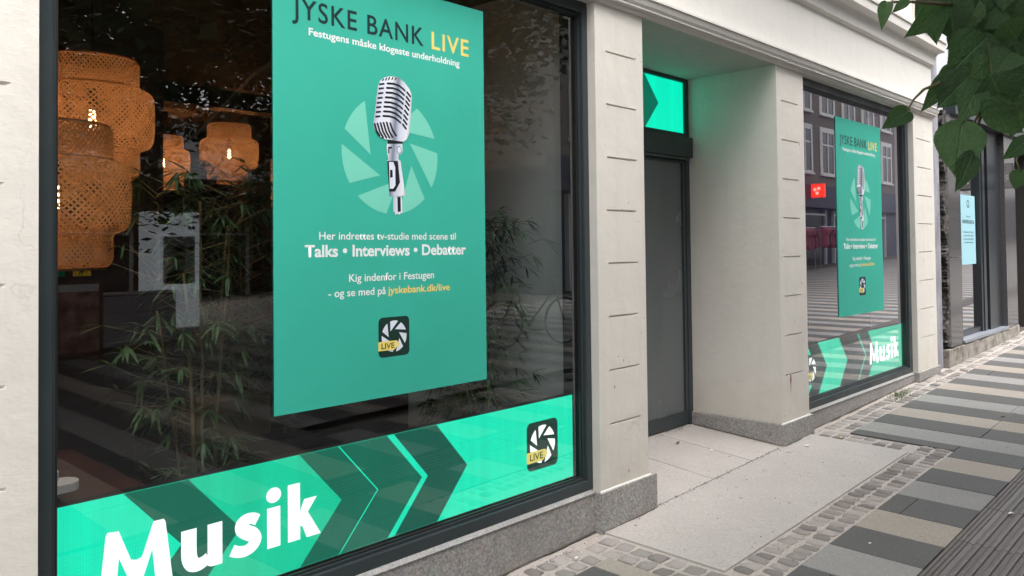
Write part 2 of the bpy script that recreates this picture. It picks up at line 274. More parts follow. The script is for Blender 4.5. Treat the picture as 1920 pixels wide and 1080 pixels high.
# ---------------- ground ----------------
def strip(b,x0,x1,ys,dz=0,m=0,step=2.0):
    n=max(1,int(round((x1-x0)/step)))
    for i in range(n):
        a=x0+(x1-x0)*i/n; c=x0+(x1-x0)*(i+1)/n
        for j in range(len(ys)-1):
            b.quad((a,ys[j],gz(a,ys[j])+dz),(c,ys[j],gz(c,ys[j])+dz),(c,ys[j+1],gz(c,ys[j+1])+dz),(a,ys[j+1],gz(a,ys[j+1])+dz),m)
b=MB(); strip(b,-60,160,[-120,-1.6,0,60],-.062,0,10)
b.build('ground',[M_joint],kind='structure')
pav=bpy.data.objects.new('pavement',None); COL.objects.link(pav); pav['kind']='structure'
b=MB(); strip(b,1.0,3.13,[-.23,.036],-.010); strip(b,3.13,3.38,[0,.036],-.010,0,.25); strip(b,6.0,6.16,[0,.036],-.010,0,.16); strip(b,3.13,6.16,[-.945,0],-.010,0,1); strip(b,6.16,14.0,[-.23,.036],-.010)
b.build('mortar_bed',[M_mortar],pav)
# entrance slab in front of the recess
def slab(parent,name,x0,x1,y0,y1,m,top=0.0,th=.05,j=.0,rnd=None,bev=.004,fz=gz):
    b=MB()
    z=[fz(x0,y0)+top,fz(x1,y0)+top,fz(x1,y1)+top,fz(x0,y1)+top]
    cx,cy,cz=(x0+x1)/2,(y0+y1)/2,sum(z)/4
    P=[(x0-cx,y0-cy),(x1-cx,y0-cy),(x1-cx,y1-cy),(x0-cx,y1-cy)]
    b.hexa([(p[0],p[1],z[i]-cz-th) for i,p in enumerate(P)]+[(p[0],p[1],z[i]-cz) for i,p in enumerate(P)])
    return b.build(name,[m],parent,bevel=bev,loc=(cx,cy,cz))
def rz(x,y):
    t=min(max(y/.73,0),1); return gz(x,0)*(1-t)+.113*t
slab(pav,'entrance_slab',3.375,5.94,-.715,-.012,M_slab,.0)
for a,c in ((3.70,4.512),(4.518,5.027),(5.033,5.56)):
    slab(pav,'threshold_slab',a,c,-.006,.80,M_slab,.0,fz=rz)
# paving rows running away from the wall
random.seed(11)
pitch=.33
def rowmat(k): return M_dark if k%2==0 else (M_beige if (k//2)%2==0 else M_grey)
rows=[]
for k in range(-8,37):
    x0=4.0+pitch*k; x1=x0+pitch; xc=(x0+x1)/2
    ytop=-.945 if 3.2<xc<6.1 else -.225
    yb=-1.388; cuts=[ytop]
    if k in (6,-3): cuts=[-.225,-.945]
    elif ytop>-.5:
        c=random.uniform(-1.05,-.4); cuts+= [c] if random.random()<.6 else []
        pass
    elif k in (-2,2): cuts.append(ytop-.1-random.random()*.1)
    cuts.append(yb)
    mt=rowmat(k)
    for a,c in zip(cuts[:-1],cuts[1:]):
        g1=random.uniform(.0015,.003)
        xx0,xx1=x0,x1
        if k==6 and a>-.9: xx0=6.165
        if k==-3 and a>-.9: xx1=3.135
        slab(pav,'paving_slab',xx0+g1,xx1-g1,c+g1,a-g1,mt,random.uniform(-.0015,.0015),.045,bev=.003)
# beyond the guidance strip, same rows across the street
for k in range(-1,16):
    x0=4.0+pitch*k
    ys=[-1.832,-2.6-random.random()*.6]
    slab(pav,'paving_slab',x0+.002,x0+pitch-.002,ys[1],ys[0],rowmat(k),random.uniform(-.0015,.0015),.045,bev=.003)
b=MB(); random.seed(5)
for k in range(-60,190):
    x0=4.0+pitch*k; ml={M_dark:0,M_beige:1,M_grey:2}[rowmat(k)]
    segs=[]
    if k<-8 or k>=37: segs.append((-1.388,-.02))
    segs.append((-9.6,-1.832) if not(-1<=k<16) else (-9.6,-3.3))
    for (a,c) in segs:
        y=a
        while y<c-.05:
            y2=min(c,y+random.uniform(.7,1.3)); dz=random.uniform(-.001,.001)
            x1=x0+pitch-.005
            b.quad((x0,y+.003,gz(x0,y)+dz),(x1,y+.003,gz(x1,y)+dz),(x1,y2-.003,gz(x1,y2)+dz),(x0,y2-.003,gz(x0,y2)+dz),ml)
            y=y2
# small filler between numbered slabs and the joined sheet
b.build('paving_field',[M_dark,M_beige,M_grey],pav,kind='stuff')
# guidance strip: grooved cast segments
def guid(x0,x1,parent):
    b=MB(); ys=[];zs=[]
    def add(y,z): ys.append(y); zs.append(z)
    y=-1.392
    add(y,-.03); add(y,-.002)
    for i in range(3):
        add(y-.014,-.002); add(y-.017,-.007); add(y-.020,-.007); add(y-.022,-.002); y-=.022
    for i in range(5):
        add(y-.014,-.008); add(y-.020,-.008); add(y-.027,.001); add(y-.034,.0035); add(y-.046,.0035); add(y-.053,.001); y-=.057; add(y,-.008)
    y-=.006; add(y,-.002)
    for i in range(3):
        add(y-.014,-.002); add(y-.017,-.007); add(y-.020,-.007); add(y-.022,-.002); y-=.022
    add(-1.828,-.002); add(-1.828,-.03)
    cx=(x0+x1)/2; z0=gz(cx,-1.6)
    for i in range(len(ys)-1):
        a,c=ys[i],ys[i+1]
        A=lambda x,y,z:(x-cx,y+1.6,gz(x,y)+z-z0)
        b.quad(A(x0,c,zs[i+1]),A(x1,c,zs[i+1]),A(x1,a,zs[i]),A(x0,a,zs[i]))
    for x in (x0,x1): b.poly([(x-cx,yy+1.6,gz(x,yy)+zz-z0) for yy,zz in zip(ys,zs)])
    return b.build('guidance_tile',[M_guid],parent,loc=(cx,-1.6,z0),recalc=False)
for k in range(-6,24):
    if k%1==0: guid(4.48+k*.6+.003,5.08+k*.6-.003,pav)
# setts
random.seed(21)
def sett_mesh(i):
    bm=bmesh.new(); bmesh.ops.create_cube(bm,size=1)
    bmesh.ops.subdivide_edges(bm,edges=bm.edges[:],cuts=1,use_grid_fill=True)
    rr=random.Random(i)
    for v in bm.verts:
        d=max(abs(v.co.x),abs(v.co.y)); top=v.co.z>.4
        if top and d>.4: v.co.z-=.22; v.co.x*=.93; v.co.y*=.93
        elif top: v.co.z+=.06
        c=abs(v.co.x)>.4 and abs(v.co.y)>.4
        if c: v.co.x*=.9; v.co.y*=.9
        v.co+=Vector((rr.uniform(-.07,.07),rr.uniform(-.07,.07),rr.uniform(-.05,.05)))
    bmesh.ops.delete(bm,geom=[q for q in bm.faces if all(v.co.z<-.35 for v in q.verts)],context='FACES')
    me=bpy.data.meshes.new('sett'); bm.to_mesh(me); bm.free(); me.materials.append(M_sett)
    me.polygons.foreach_set('use_smooth',[True]*len(me.polygons)); return me
SM=[sett_mesh(i) for i in range(7)]
def sett(x,y,lx,ly):
    o=link('sett',random.choice(SM),pav,(x,y,gz(x,y)-.0135+random.uniform(-.003,.002)))
    o.scale=(lx*random.uniform(.93,1.07),ly*random.uniform(.93,1.07),.035); o.rotation_euler=(random.uniform(-.04,.04),random.uniform(-.04,.04),random.uniform(-.09,.09)+random.choice((0,pi)))
x=3.42
while x<6.12:
    l=random.uniform(.052,.074)
    for y in (-.776,-.882): sett(x+l/2+random.uniform(-.006,.006),y+random.uniform(-.005,.005),l,.088)
    x+=l+.014
y=-.06
while y>-.93:                      # left and right returns of the border
    l=random.uniform(.07,.095)
    for xx in (3.19,3.30): sett(xx,y-l/2,.09,l)
    if y-l>-.72:
        for xx in (6.0,6.10): sett(xx,y-l/2,.075,l)
    y-=l+.014
x=6.2
while x<13.4:
    l=random.uniform(.07,.10) if x<9.5 else .16
    for yy in (-.06,-.165): sett(x+l/2,yy+random.uniform(-.008,.008),l,.082)
    x+=l+.018
x=3.10
while x>1.8:
    l=random.uniform(.07,.10)
    for yy in (-.06,-.165): sett(x-l/2,yy+random.uniform(-.008,.008),l,.082)
    x-=l+.018

# ---------------- bank building ----------------
bank=thing('bank_building','cream stucco bank building with granite plinths and two dark framed display windows','building',(0,0,0))
NOTCH=[.547+.2875*i for i in range(8)]
def pillar(x0,x1,y1,zb,zt,nx0,nx1,pl=None,side_l=True,side_r=True,taper=0):
    b=MB(); Y=0.0; xs=[x0,nx0,nx1,x1]; h=.0055; d=.012
    z=zb
    zz=[zb]
    for n in NOTCH: zz+=[n-h,n+h]
    zz.append(zt)
    for i in range(0,len(zz)-1,2): b.quad((x0,Y,zz[i]),(x1,Y,zz[i]),(x1,Y,zz[i+1]),(x0,Y,zz[i+1]))
    for n in NOTCH:
        a,c=n-h,n+h; e=.018
        jx=random.uniform(-.008,.008); A,B=nx0+jx,nx1+jx+random.uniform(-.006,.006)
        b.quad((x0,Y,a),(A,Y,a),(A,Y,c),(x0,Y,c)); b.quad((B,Y,a),(x1,Y,a),(x1,Y,c),(B,Y,c))
        # groove with tapered ends
        b.poly([(A,Y,a),(A+e,Y+d,a+.002),(A+e,Y+d,c-.002),(A,Y,c)]); b.poly([(B-e,Y+d,a+.002),(B,Y,a),(B,Y,c),(B-e,Y+d,c-.002)])
        b.quad((A+e,Y+d,a+.002),(B-e,Y+d,a+.002),(B-e,Y+d,c-.002),(A+e,Y+d,c-.002))
        b.quad((A,Y,a),(B,Y,a),(B-e,Y+d,a+.002),(A+e,Y+d,a+.002)); b.quad((A+e,Y+d,c-.002),(B-e,Y+d,c-.002),(B,Y,c),(A,Y,c))
    b.quad((x0,y1,zb),(x0,Y,zb),(x0,Y,zt),(x0,y1,zt)); b.quad((x1,Y,zb),(x1,y1,zb),(x1,y1,zt),(x1,Y,zt))
    b.quad((x0,Y,zt),(x1,Y,zt),(x1,y1,zt),(x0,y1,zt)); b.quad((x1,y1,zb),(x0,y1,zb),(x0,y1,zt),(x1,y1,zt))
    p=b.build('wall_pillar',[M_wall],bank,recalc=False)
    return p
random.seed(3)
p0=pillar(-2.6,.724,.45,.19,2.812,-.4,.645)
p1=pillar(3.372,3.815,.24,.205,2.812,3.462,3.742)
p2=pillar(5.512,5.968,.80,.205,2.812,5.585,5.872)
p3=pillar(8.535,9.165,.45,.215,2.812,8.625,9.08)
def plinth(par,x0,x1,y0,y1,zt):
    b=MB(); P=[(x0,y0),(x1,y0),(x1,y1),(x0,y1)]
    b.hexa([(p[0],p[1],-.12) for p in P]+[(p[0],p[1],zt) for p in P]); return b.build('plinth',[M_gran],par,bevel=.004)
b=MB(); b.box(3.60,3.815,.2405,.80,.0,2.812); b.build('recess_left_wall',[M_wall],bank)
b=MB(); b.box(3.345,3.3715,.1315,.225,.215,2.80); b.build('window_post',[M_frame],bank)
plinth(p0,-2.6,.735,-.018,.4,.19); plinth(p1,3.355,3.872,-.020,.30,.2045); plinth(p2,5.488,6.012,-.020,.79,.2045); plinth(p3,8.51,9.205,-.018,.4,.215)
# paint-edge fillets on top of the plinths
b=MB(); 
for a,c,pp in ((3.366,3.835,p1),(5.50,5.985,p2)):
    b=MB(); b.prism([(-.007,.2047),(-.0006,.211),(-.0005,.2047)],a,c); b.build('plinth_fillet',[M_wall2],pp)
# window base walls with sloped ledge
for a,c in ((.735,3.355),(6.012,8.51)):
    b=MB(); b.prism([(.030,-.1),(.030,.1965),(.3,.1965),(.3,-.1)],a,c); s=b.build('window_base',[M_gran],bank)
    b=MB(); b.prism([(.026,.197),(.024,.201),(.052,.2135),(.2,.2135),(.2,.197)],a,c); b.build('window_ledge',[M_ledge],s,bevel=.002)
# recess ceiling (soffit), back wall over the door and beams over the windows
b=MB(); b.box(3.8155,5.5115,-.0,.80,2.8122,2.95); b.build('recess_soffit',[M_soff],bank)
# architrave moulding, frieze and cornice: one profile each along the front
XE=9.165
def runprof(name,prof,mt,parent=bank,smooth=False,e=XE):
    b=MB(); prof=[(y,z) for y,z in prof]
    b.prism(prof,-3.0,e,0,'x',0,1); o=b.build(name,[mt],parent); return o
runprof('architrave_moulding',[(.3,2.8125),(.0,2.8125),(-.012,2.816),(-.020,2.824),(-.026,2.838),(-.034,2.842),(-.040,2.8435),(-.0405,2.852),(-.049,2.868),(-.055,2.888),(-.057,2.902),(-.064,2.904),(-.064,2.918),(-.04,2.930),(.0005,2.945),(.3,2.945)],M_wall2)
b=MB(); b.box(-3.0,9.158,0,.3,2.9455,3.372); b.build('frieze',[M_wall2],bank)
runprof('cornice',[(.3,3.3725),(.0,3.356),(-.008,3.360),(-.020,3.372),(-.030,3.3755),(-.033,3.40),(-.036,3.44),(-.043,3.475),(-.056,3.498),(-.075,3.508),(-.112,3.523),(-.114,3.56),(-.117,3.602),(-.127,3.606),(-.129,3.632),(-.10,3.645),(.02,3.672),(.3,3.672)],M_wall2)
b=MB(); b.box(-3.0,9.1,.03,.3,3.6725,9.5); b.build('upper_wall',[M_wall2],bank)
# upper window surround with sill console, right end of the front
b=MB(); b.box(7.05,8.35,-.02,.029,3.95,4.02); b.box(7.18,7.32,-.012,.029,4.02,6.0); b.box(8.08,8.22,-.012,.029,4.02,6.0); b.prism([(-.02,3.949),(-.045,4.021),(.029,4.021),(.029,3.86),(.0,3.86)],7.2,7.34); b.prism([(-.02,3.949),(-.045,4.021),(.029,4.021),(.029,3.86),(.0,3.86)],8.06,8.2)
b.build('upper_window_surround',[M_wall2],bank)
b=MB(); b.box(8.7,9.1,-.005,.029,3.68,8.0); b.build('corner_pilaster',[M_wall],bank)
# left upper body returns / roof mass so light cannot leak inside
b=MB(); b.box(-3.0,9.1,.31,12,3.10,9.5); b.build('building_body',[M_wall],bank); b=MB(); b.box(-3.2,-3.0,0,12,-.1,9.5); b.build('end_wall',[M_wall],bank)

def window_frame(x0,x1,z0,z1,li,ri):
    b=MB(); Y0,Y1=.05,.13
    b.box(x0,li,Y0,Y1,z0,z1); b.box(ri,x1,Y0,Y1,z0,z1); b.box(li,ri,Y0,Y1,z0,z0+.052); b.box(li,ri,Y0,Y1,z1-.06,z1)
    f=b.build('window_frame',[M_frame],bank,bevel=.003)
    b=MB(); e=.014; zz0,zz1=z0+.052,z1-.06
    b.box(li+.0005,li+e,.068,.088,zz0,zz1); b.box(ri-e,ri-.0005,.068,.088,zz0,zz1); b.box(li+e,ri-e,.068,.088,zz0+.0005,zz0+e); b.box(li+e,ri-e,.068,.088,zz1-e,zz1-.0005)
    b.build('glazing_bead',[M_frame],f,bevel=.002)
    b=MB(); e2=.022; b.box(li+e,li+e2,.075,.0885,zz0+e,zz1-e); b.box(ri-e2,ri-e,.075,.0885,zz0+e,zz1-e); b.box(li+e2,ri-e2,.075,.0885,zz0+e,zz0+e2); b.box(li+e2,ri-e2,.075,.0885,zz1-e2,zz1-e); b.build('gasket',[M_frame2],f)
    pane('pane',li+.004,ri-.004,.090,zz0+.004,zz1-.004,f)
    return f
wf1=window_frame(.7245,3.3715,.2145,2.8115,.775,3.327)
wf2=window_frame(5.9685,8.5345,.2145,2.8115,6.02,8.452)
# chips, scuffs and a rusty run on the plaster
M_rust=mat('rust_stain',(.20,.09,.04),.9); M_scuff=mat('scuff_mark',(.22,.19,.16),.9)
def blot(name,pts,m,par):
    b=MB(); b.poly([(x_,-.0006,z_) for x_,z_ in pts]); b.build(name,[m],par,recalc=False)
blot('rust_run',[(5.652,.548),(5.668,.540),(5.672,.50),(5.664,.47),(5.661,.42),(5.657,.41),(5.656,.46),(5.648,.505)],M_rust,p2)
rr=random.Random(12)
for par,x0_,x1_,n_ in ((p1,3.40,3.80,14),(p2,5.53,5.95,7),(p0,.2,.70,12),(p3,8.56,9.1,6)):
    for i in range(n_):
        x_=rr.uniform(x0_,x1_); z_=rr.choice((rr.uniform(.25,1.2),rr.uniform(.25,2.7))); s_=rr.uniform(.002,.006); q_=rr.uniform(.6,3)
        blot('scuff',[(x_+s_*cos(a_*1.05)*rr.uniform(.6,1),z_+s_*q_*sin(a_*1.05)*rr.uniform(.6,1)) for a_ in range(6)],M_scuff,par)
# door assembly in the recess
b=MB(); b.box(3.8155,3.885,.73,.80,.06,2.811); b.box(5.455,5.511,.73,.80,.06,2.811); b.box(3.885,5.455,.73,.80,2.783,2.811); b.box(3.885,5.455,.725,.80,2.340,2.379)
df=b.build('door_frame',[M_frame],bank,bevel=.003)
b=MB(); b.box(3.8158,5.5108,.695,.725,2.19,2.345); b.box(3.86,5.47,.70,.74,2.165,2.186); b.build('door_header',[M_frame],df,bevel=.004)
for a,c in ((3.888,4.668),(4.672,5.452)):
    b=MB(); b.box(a,a+.045,.735,.775,.12,2.16); b.box(c-.038,c,.735,.775,.12,2.16); b.box(a+.045,c-.038,.735,.775,.12,.215); b.box(a+.045,c-.038,.735,.775,2.145,2.16)
    d=b.build('door',[M_frame],bank,bevel=.003)
    b=MB(); b.box(a+.046,c-.039,.75,.762,.2155,2.1445); b.build('door_pane',[M_doorglass],d)
    hx=c-.06 if a<4 else a+.06
    b=MB(); b.tube([(hx,.69,.75),(hx,.69,1.45)],.012,10); b.tube([(hx,.69,.85),(hx,.735,.85)],.008,8); b.tube([(hx,.69,1.35),(hx,.735,1.35)],.008,8); b.build('door_handle',[mat('brushed_steel',(.5,.5,.5),.3,Metallic=1)],d,smooth=True)

# ---------------- displays ----------------
def print_mat(name,c,rough=.5): return mat(name,lin(c),rough)
def add_text(body,u0,u1,v,cap,m,parent,y=0.0,bold=0.0,name='lettering',spacing=1.0):
    c=bpy.data.curves.new('t','FONT'); c.body=body; c.offset=bold; c.space_character=spacing; c.resolution_u=4
    o=bpy.data.objects.new('t',c); COL.objects.link(o)
    dg=bpy.context.evaluated_depsgraph_get(); dg.update(); me=bpy.data.meshes.new_from_object(o.evaluated_get(dg))
    bpy.data.objects.remove(o); bpy.data.curves.remove(c)
    xs=[q.co.x for q in me.vertices]; a,b_=min(xs),max(xs); sx=(u1-u0)/(b_-a); sz=cap/.69
    for q in me.vertices: q.co=Vector((u0+(q.co.x-a)*sx,y,v+q.co.y*sz))
    me.materials.clear(); me.materials.append(m)
    return link(name,me,parent)
def shutter_blades(cx,cz,R,y,m,parent,rad=.44):
    for k in range(7):
        th=radians(90-k*360/7); pts=[]
        for i in range(9):
            t=th+radians(18.6-37.0*i/8); pts.append((cx+R*cos(t),y,cz+R*sin(t)))
        t=th+radians(43); pts.append((cx+R*rad*cos(t),y,cz+R*rad*sin(t)))
        b=MB(); b.poly(pts); b.build('shutter_blade',[m],parent,recalc=False)
def rrect(x0,x1,z0,z1,rad,y,n=6):
    pts=[]
    for cx,cz,a in ((x1-rad,z0+rad,-90),(x1-rad,z1-rad,0),(x0+rad,z1-rad,90),(x0+rad,z0+rad,180)):
        for i in range(n+1):
            t=radians(a+90*i/n); pts.append((cx+rad*cos(t),y,cz+rad*sin(t)))
    return pts
def live_icon(x0,z0,s,y,parent,mm,eps=.0004):
    dk,wh,ye,bk=mm; b=MB(); b.poly(rrect(x0,x0+s,z0,z0+s*1.02,s*.13,y)); ic=b.build('icon_tile',[dk],parent,recalc=False)
    shutter_blades(x0+s*.5,z0+s*.52,s*.405,y-eps,wh,ic)
    b=MB(); zb=z0+s*.17; h=s*.235; b.poly([(x0-s*.015,y-2*eps,zb),(x0+s*.50,y-2*eps,zb),(x0+s*.56,y-2*eps,zb+h*.22),(x0+s*.62,y-2*eps,zb+h*.22),(x0+s*.62,y-2*eps,zb+h*.40),(x0+s*.68,y-2*eps,zb+h*.55),(x0+s*.62,y-2*eps,zb+h*.72),(x0+s*.62,y-2*eps,zb+h*.88),(x0+s*.56,y-2*eps,zb+h),(x0-s*.015,y-2*eps,zb+h)])
    b.build('live_tag',[ye],ic,recalc=False)
    add_text('LIVE',x0+s*.085,x0+s*.50,zb+h*.22,h*.58,bk,ic,y-3*eps,.012)
M_post=mat('poster_print',lin((64,196,168)),.55); g=NG(M_post); s=g.n('SeparateXYZ'); g.l(g.tc.outputs['Object'],s.inputs[0])
g.base(g.mix(g.ramp(g.noise(g.co(),2.2,3),[(.3,0),(.7,.5)]),lin((62,194,172)),lin((54,180,157))))
P_white=print_mat('print_white',(236,245,246)); P_dark=print_mat('print_dark_green',(14,52,52)); P_yel=print_mat('print_yellow',(243,222,120)); P_pale=print_mat('print_pale_mint',(122,214,192))
P_tile=print_mat('print_icon_green',(16,52,44)); P_lav=print_mat('print_blade_white',(226,232,246)); P_black=print_mat('print_black',(16,20,30))
M_sil=mat('print_silver',(.6,.65,.7),.5); g=NG(M_sil); s=g.n('SeparateXYZ'); g.l(g.tc.outputs['Object'],s.inputs[0])
g.base(g.ramp(g.math('MULTIPLY',g.math('SUBTRACT',g.math('ADD',s.outputs['X'],g.math('MULTIPLY',s.outputs['Z'],-.10)),.335),4.6),[(0.0,lin((150,162,190))),(.16,lin((226,232,246))),(.40,lin((236,240,250))),(.55,lin((120,130,150))),(.66,lin((205,212,228))),(.85,lin((236,240,248))),(1.0,lin((150,160,178)))]))
tt=M_post.node_tree; trn=tt.nodes.new('ShaderNodeBsdfTranslucent'); trn.inputs[0].default_value=(*lin((64,195,168)),1); mx=tt.nodes.new('ShaderNodeMixShader'); mx.inputs[0].default_value=.12
tt.links.new(M_post.node_tree.nodes['Principled BSDF'].outputs[0],mx.inputs[1]); tt.links.new(trn.outputs[0],mx.inputs[2]); tt.links.new(mx.outputs[0],tt.nodes['Material Output'].inputs[0])
def build_poster(label,loc,sx,sz):
    t=thing('window_poster',label,'poster',loc)
    b=MB(); b.box(0,1.097,0,.004,0,1.733); b.build('poster_sheet',[M_post],t)
    Y=-.0005
    add_text('JYSKE BANK',.081,.731,1.505,.078,P_dark,t,Y,.012,spacing=1.12); add_text('LIVE',.777,1.001,1.502,.076,P_yel,t,Y,.012,spacing=1.12)
    add_text('Festugens måske klogeste underholdning',.153,.943,1.447,.0285,P_white,t,Y,.022)
    add_text('Her indrettes tv-studie med scene til',.195,.910,.654,.030,P_white,t,Y,.010)
    add_text('Talks • Interviews • Debatter',.131,.972,.587,.045,P_white,t,Y,.028)
    add_text('Kig indenfor i Festugen',.332,.778,.484,.031,P_white,t,Y,.012)
    add_text('- og se med på',.235,.515,.427,.030,P_white,t,Y,.012); add_text('jyskebank.dk/live',.525,.871,.427,.030,P_yel,t,Y,.016)
    live_icon(.475,.164,.162,Y,t,(P_tile,P_lav,P_yel,P_black))
    shutter_blades(.552,1.013,.252,Y,P_pale,t)
    def mp(a,c):
        s_,w=(a-140)/260,(c-83)/937
        uu=(1.983+(2.187-1.983)*s_)*(1-w)+(1.978+(2.181-1.978)*s_)*w
        vv=(2.217+(2.247-2.217)*s_)*(1-w)+(1.641+(1.645-1.641)*s_)*w
        return uu-1.526,vv-.886
    mic=None
    def pg(pts,m,k,name,par):
        b=MB(); b.poly([(mp(a,c)[0],Y-.0003*k,mp(a,c)[1]) for a,c in pts]); return b.build(name,[m],par,recalc=False)
    head=[(185,112),(210,93),(240,84),(268,84),(310,92),(350,125),(380,165),(397,200),(400,228),(395,330),(382,468),(366,508),(350,522),(332,527),(290,520),(215,508),(180,490),(152,450),(142,420),(141,390),(150,325),(160,240),(170,150)]
    mic=pg([(272,893),(330,895),(335,1008),(322,1004),(318,1018),(300,1012),(285,1020),(283,1000),(274,998)],M_sil,2,'microphone_rod',t)
    pg([(300,896),(322,898),(324,995),(303,1000)],P_black,3,'rod_shade',mic)
    hd=pg([(232,515),(334,527),(336,590),(322,612),(308,612),(308,645),(322,655),(355,890),(246,893),(236,700),(230,650),(240,648),(232,606),(228,560)],M_sil,3,'microphone_grip',t)
    pg([(232,512),(336,524),(336,540),(232,540)],P_black,4,'grip_shade',hd)
    pg([(232,655),(303,655),(318,800),(285,862),(245,862)],P_black,4,'grip_panel',hd)
    pg([(243,662),(272,662),(285,700),(287,820),(272,842),(248,842)],P_lav,5,'grip_face',hd); pg([(250,716),(266,716),(268,765),(250,770)],P_black,6,'grip_switch',hd)
    pg([(238,560),(264,560),(264,572),(246,574),(246,606),(238,604)],P_black,4,'pivot_shade',hd)
    b=MB(); cx,cz=mp(312,582); b.poly([(cx+.013*cos(i*pi/6),Y-.0015,cz+.016*sin(i*pi/6)) for i in range(12)]); b.build('pivot_ring',[P_black],hd,recalc=False)
    b=MB(); b.poly([(cx+.0105*cos(i*pi/6),Y-.0018,cz+.0135*sin(i*pi/6)) for i in range(12)]); b.build('pivot_screw',[P_lav],hd,recalc=False)
    hh=pg(head,M_sil,4,'microphone_head',t)
    def stroke(pts,w,name='grille_slot'):
        P=[mp(a,c) for a,c in pts]; n=len(P); L=[];R=[]
        for i,p in enumerate(P):
            d=Vector((P[min(i+1,n-1)][0]-P[max(i-1,0)][0],P[min(i+1,n-1)][1]-P[max(i-1,0)][1])).normalized(); ww=w*(.45 if i in(0,n-1) else 1)
            L.append((p[0]-d.y*ww,Y-.0016,p[1]+d.x*ww)); R.append((p[0]+d.y*ww,Y-.0016,p[1]-d.x*ww))
        b=MB()
        for i in range(n-1): b.quad(L[i],L[i+1],R[i+1],R[i])
        b.build(name,[P_black],hh,recalc=False)
    st=[(228,133),(224,163),(220,195),(216,227),(210,260),(206,290),(204,322),(200,353)]; en=[(355,185),(350,215),(347,245),(343,275),(338,308),(333,340),(330,372),(325,402)]
    for (a,c),(d,e) in zip(st,en):
        stroke([(a,c),(a+5,c-1),(a+45,c+1),(a+82,c+13),(d-18,e-18),(d-4,e-4),(d,e)],.0045)
        stroke([(a-50+ (228-a)*.2,c+8),(a-46,c+5),(a-18,c+1),(a-14,c+1)],.004)
        stroke([(d+8,e+2),(d+12,e+6),(d+34,e+36),(d+38,e+42)],.0048)
    for a,c,d,e in ((148,400,185,490),(166,397,208,502),(186,394,230,504),(206,392,250,504),(227,390,270,500),(250,395,296,490)):
        stroke([(a,c),(a+1,c+6),((a+d)/2-5,(c+e)/2+8),(d-4,e-5),(d,e)],.0048)
    for a,c,d,e in ((197,116,209,99),(218,112,231,92),(238,110,250,88),(260,108,272,88),(282,108,294,92)): stroke([(a,c),(a+3,c-4),(d-3,e+4),(d,e)],.003)
    t.scale=(sx,1,sz)
    return t
build_poster('larger nearer green poster with microphone, on the left display window',(1.526,.0840,.886),1,1)
build_poster('smaller distant green poster with microphone, on the window right of the doorway',(6.795,.0840,.878),.965,.989)

G_hi=lin((0,246,198)); 
def led_set(tagn,k,kb=1.0):
    return dict(hi=led('led_green_'+tagn,G_hi,k*kb),d1=led('led_dark_a_'+tagn,lin((0,108,86)),k),d2=led('led_dark_b_'+tagn,lin((0,92,76)),k),mid=led('led_mid_'+tagn,lin((0,214,165)),k),
        wh=led('led_white_'+tagn,(1,1,1),k*1.4),tile=led('led_tile_'+tagn,lin((0,60,48)),k*.8),ye=led('led_yellow_'+tagn,lin((245,225,120)),k),bk=led('led_black_'+tagn,lin((10,30,25)),k*.6))
def chev(o,x0,x1,tip,h,y,m,parent,name,tipz=.5):
    b=MB(); z=h
    if x0 is None: b.poly([(0.002,y,0.001),(x1,y,.001),(x1+tip,y,h*tipz),(x1,y,h-.001),(.002,y,h-.001)])
    else:
        b.quad((x0,y,.001),(x1,y,.001),(x1+tip,y,h*tipz),(x0+tip,y,h*tipz)); b.quad((x0+tip,y,h*tipz),(x1+tip,y,h*tipz),(x1,y,h-.001),(x0,y,h-.001))
    return b.build(name,[m],parent,recalc=False)
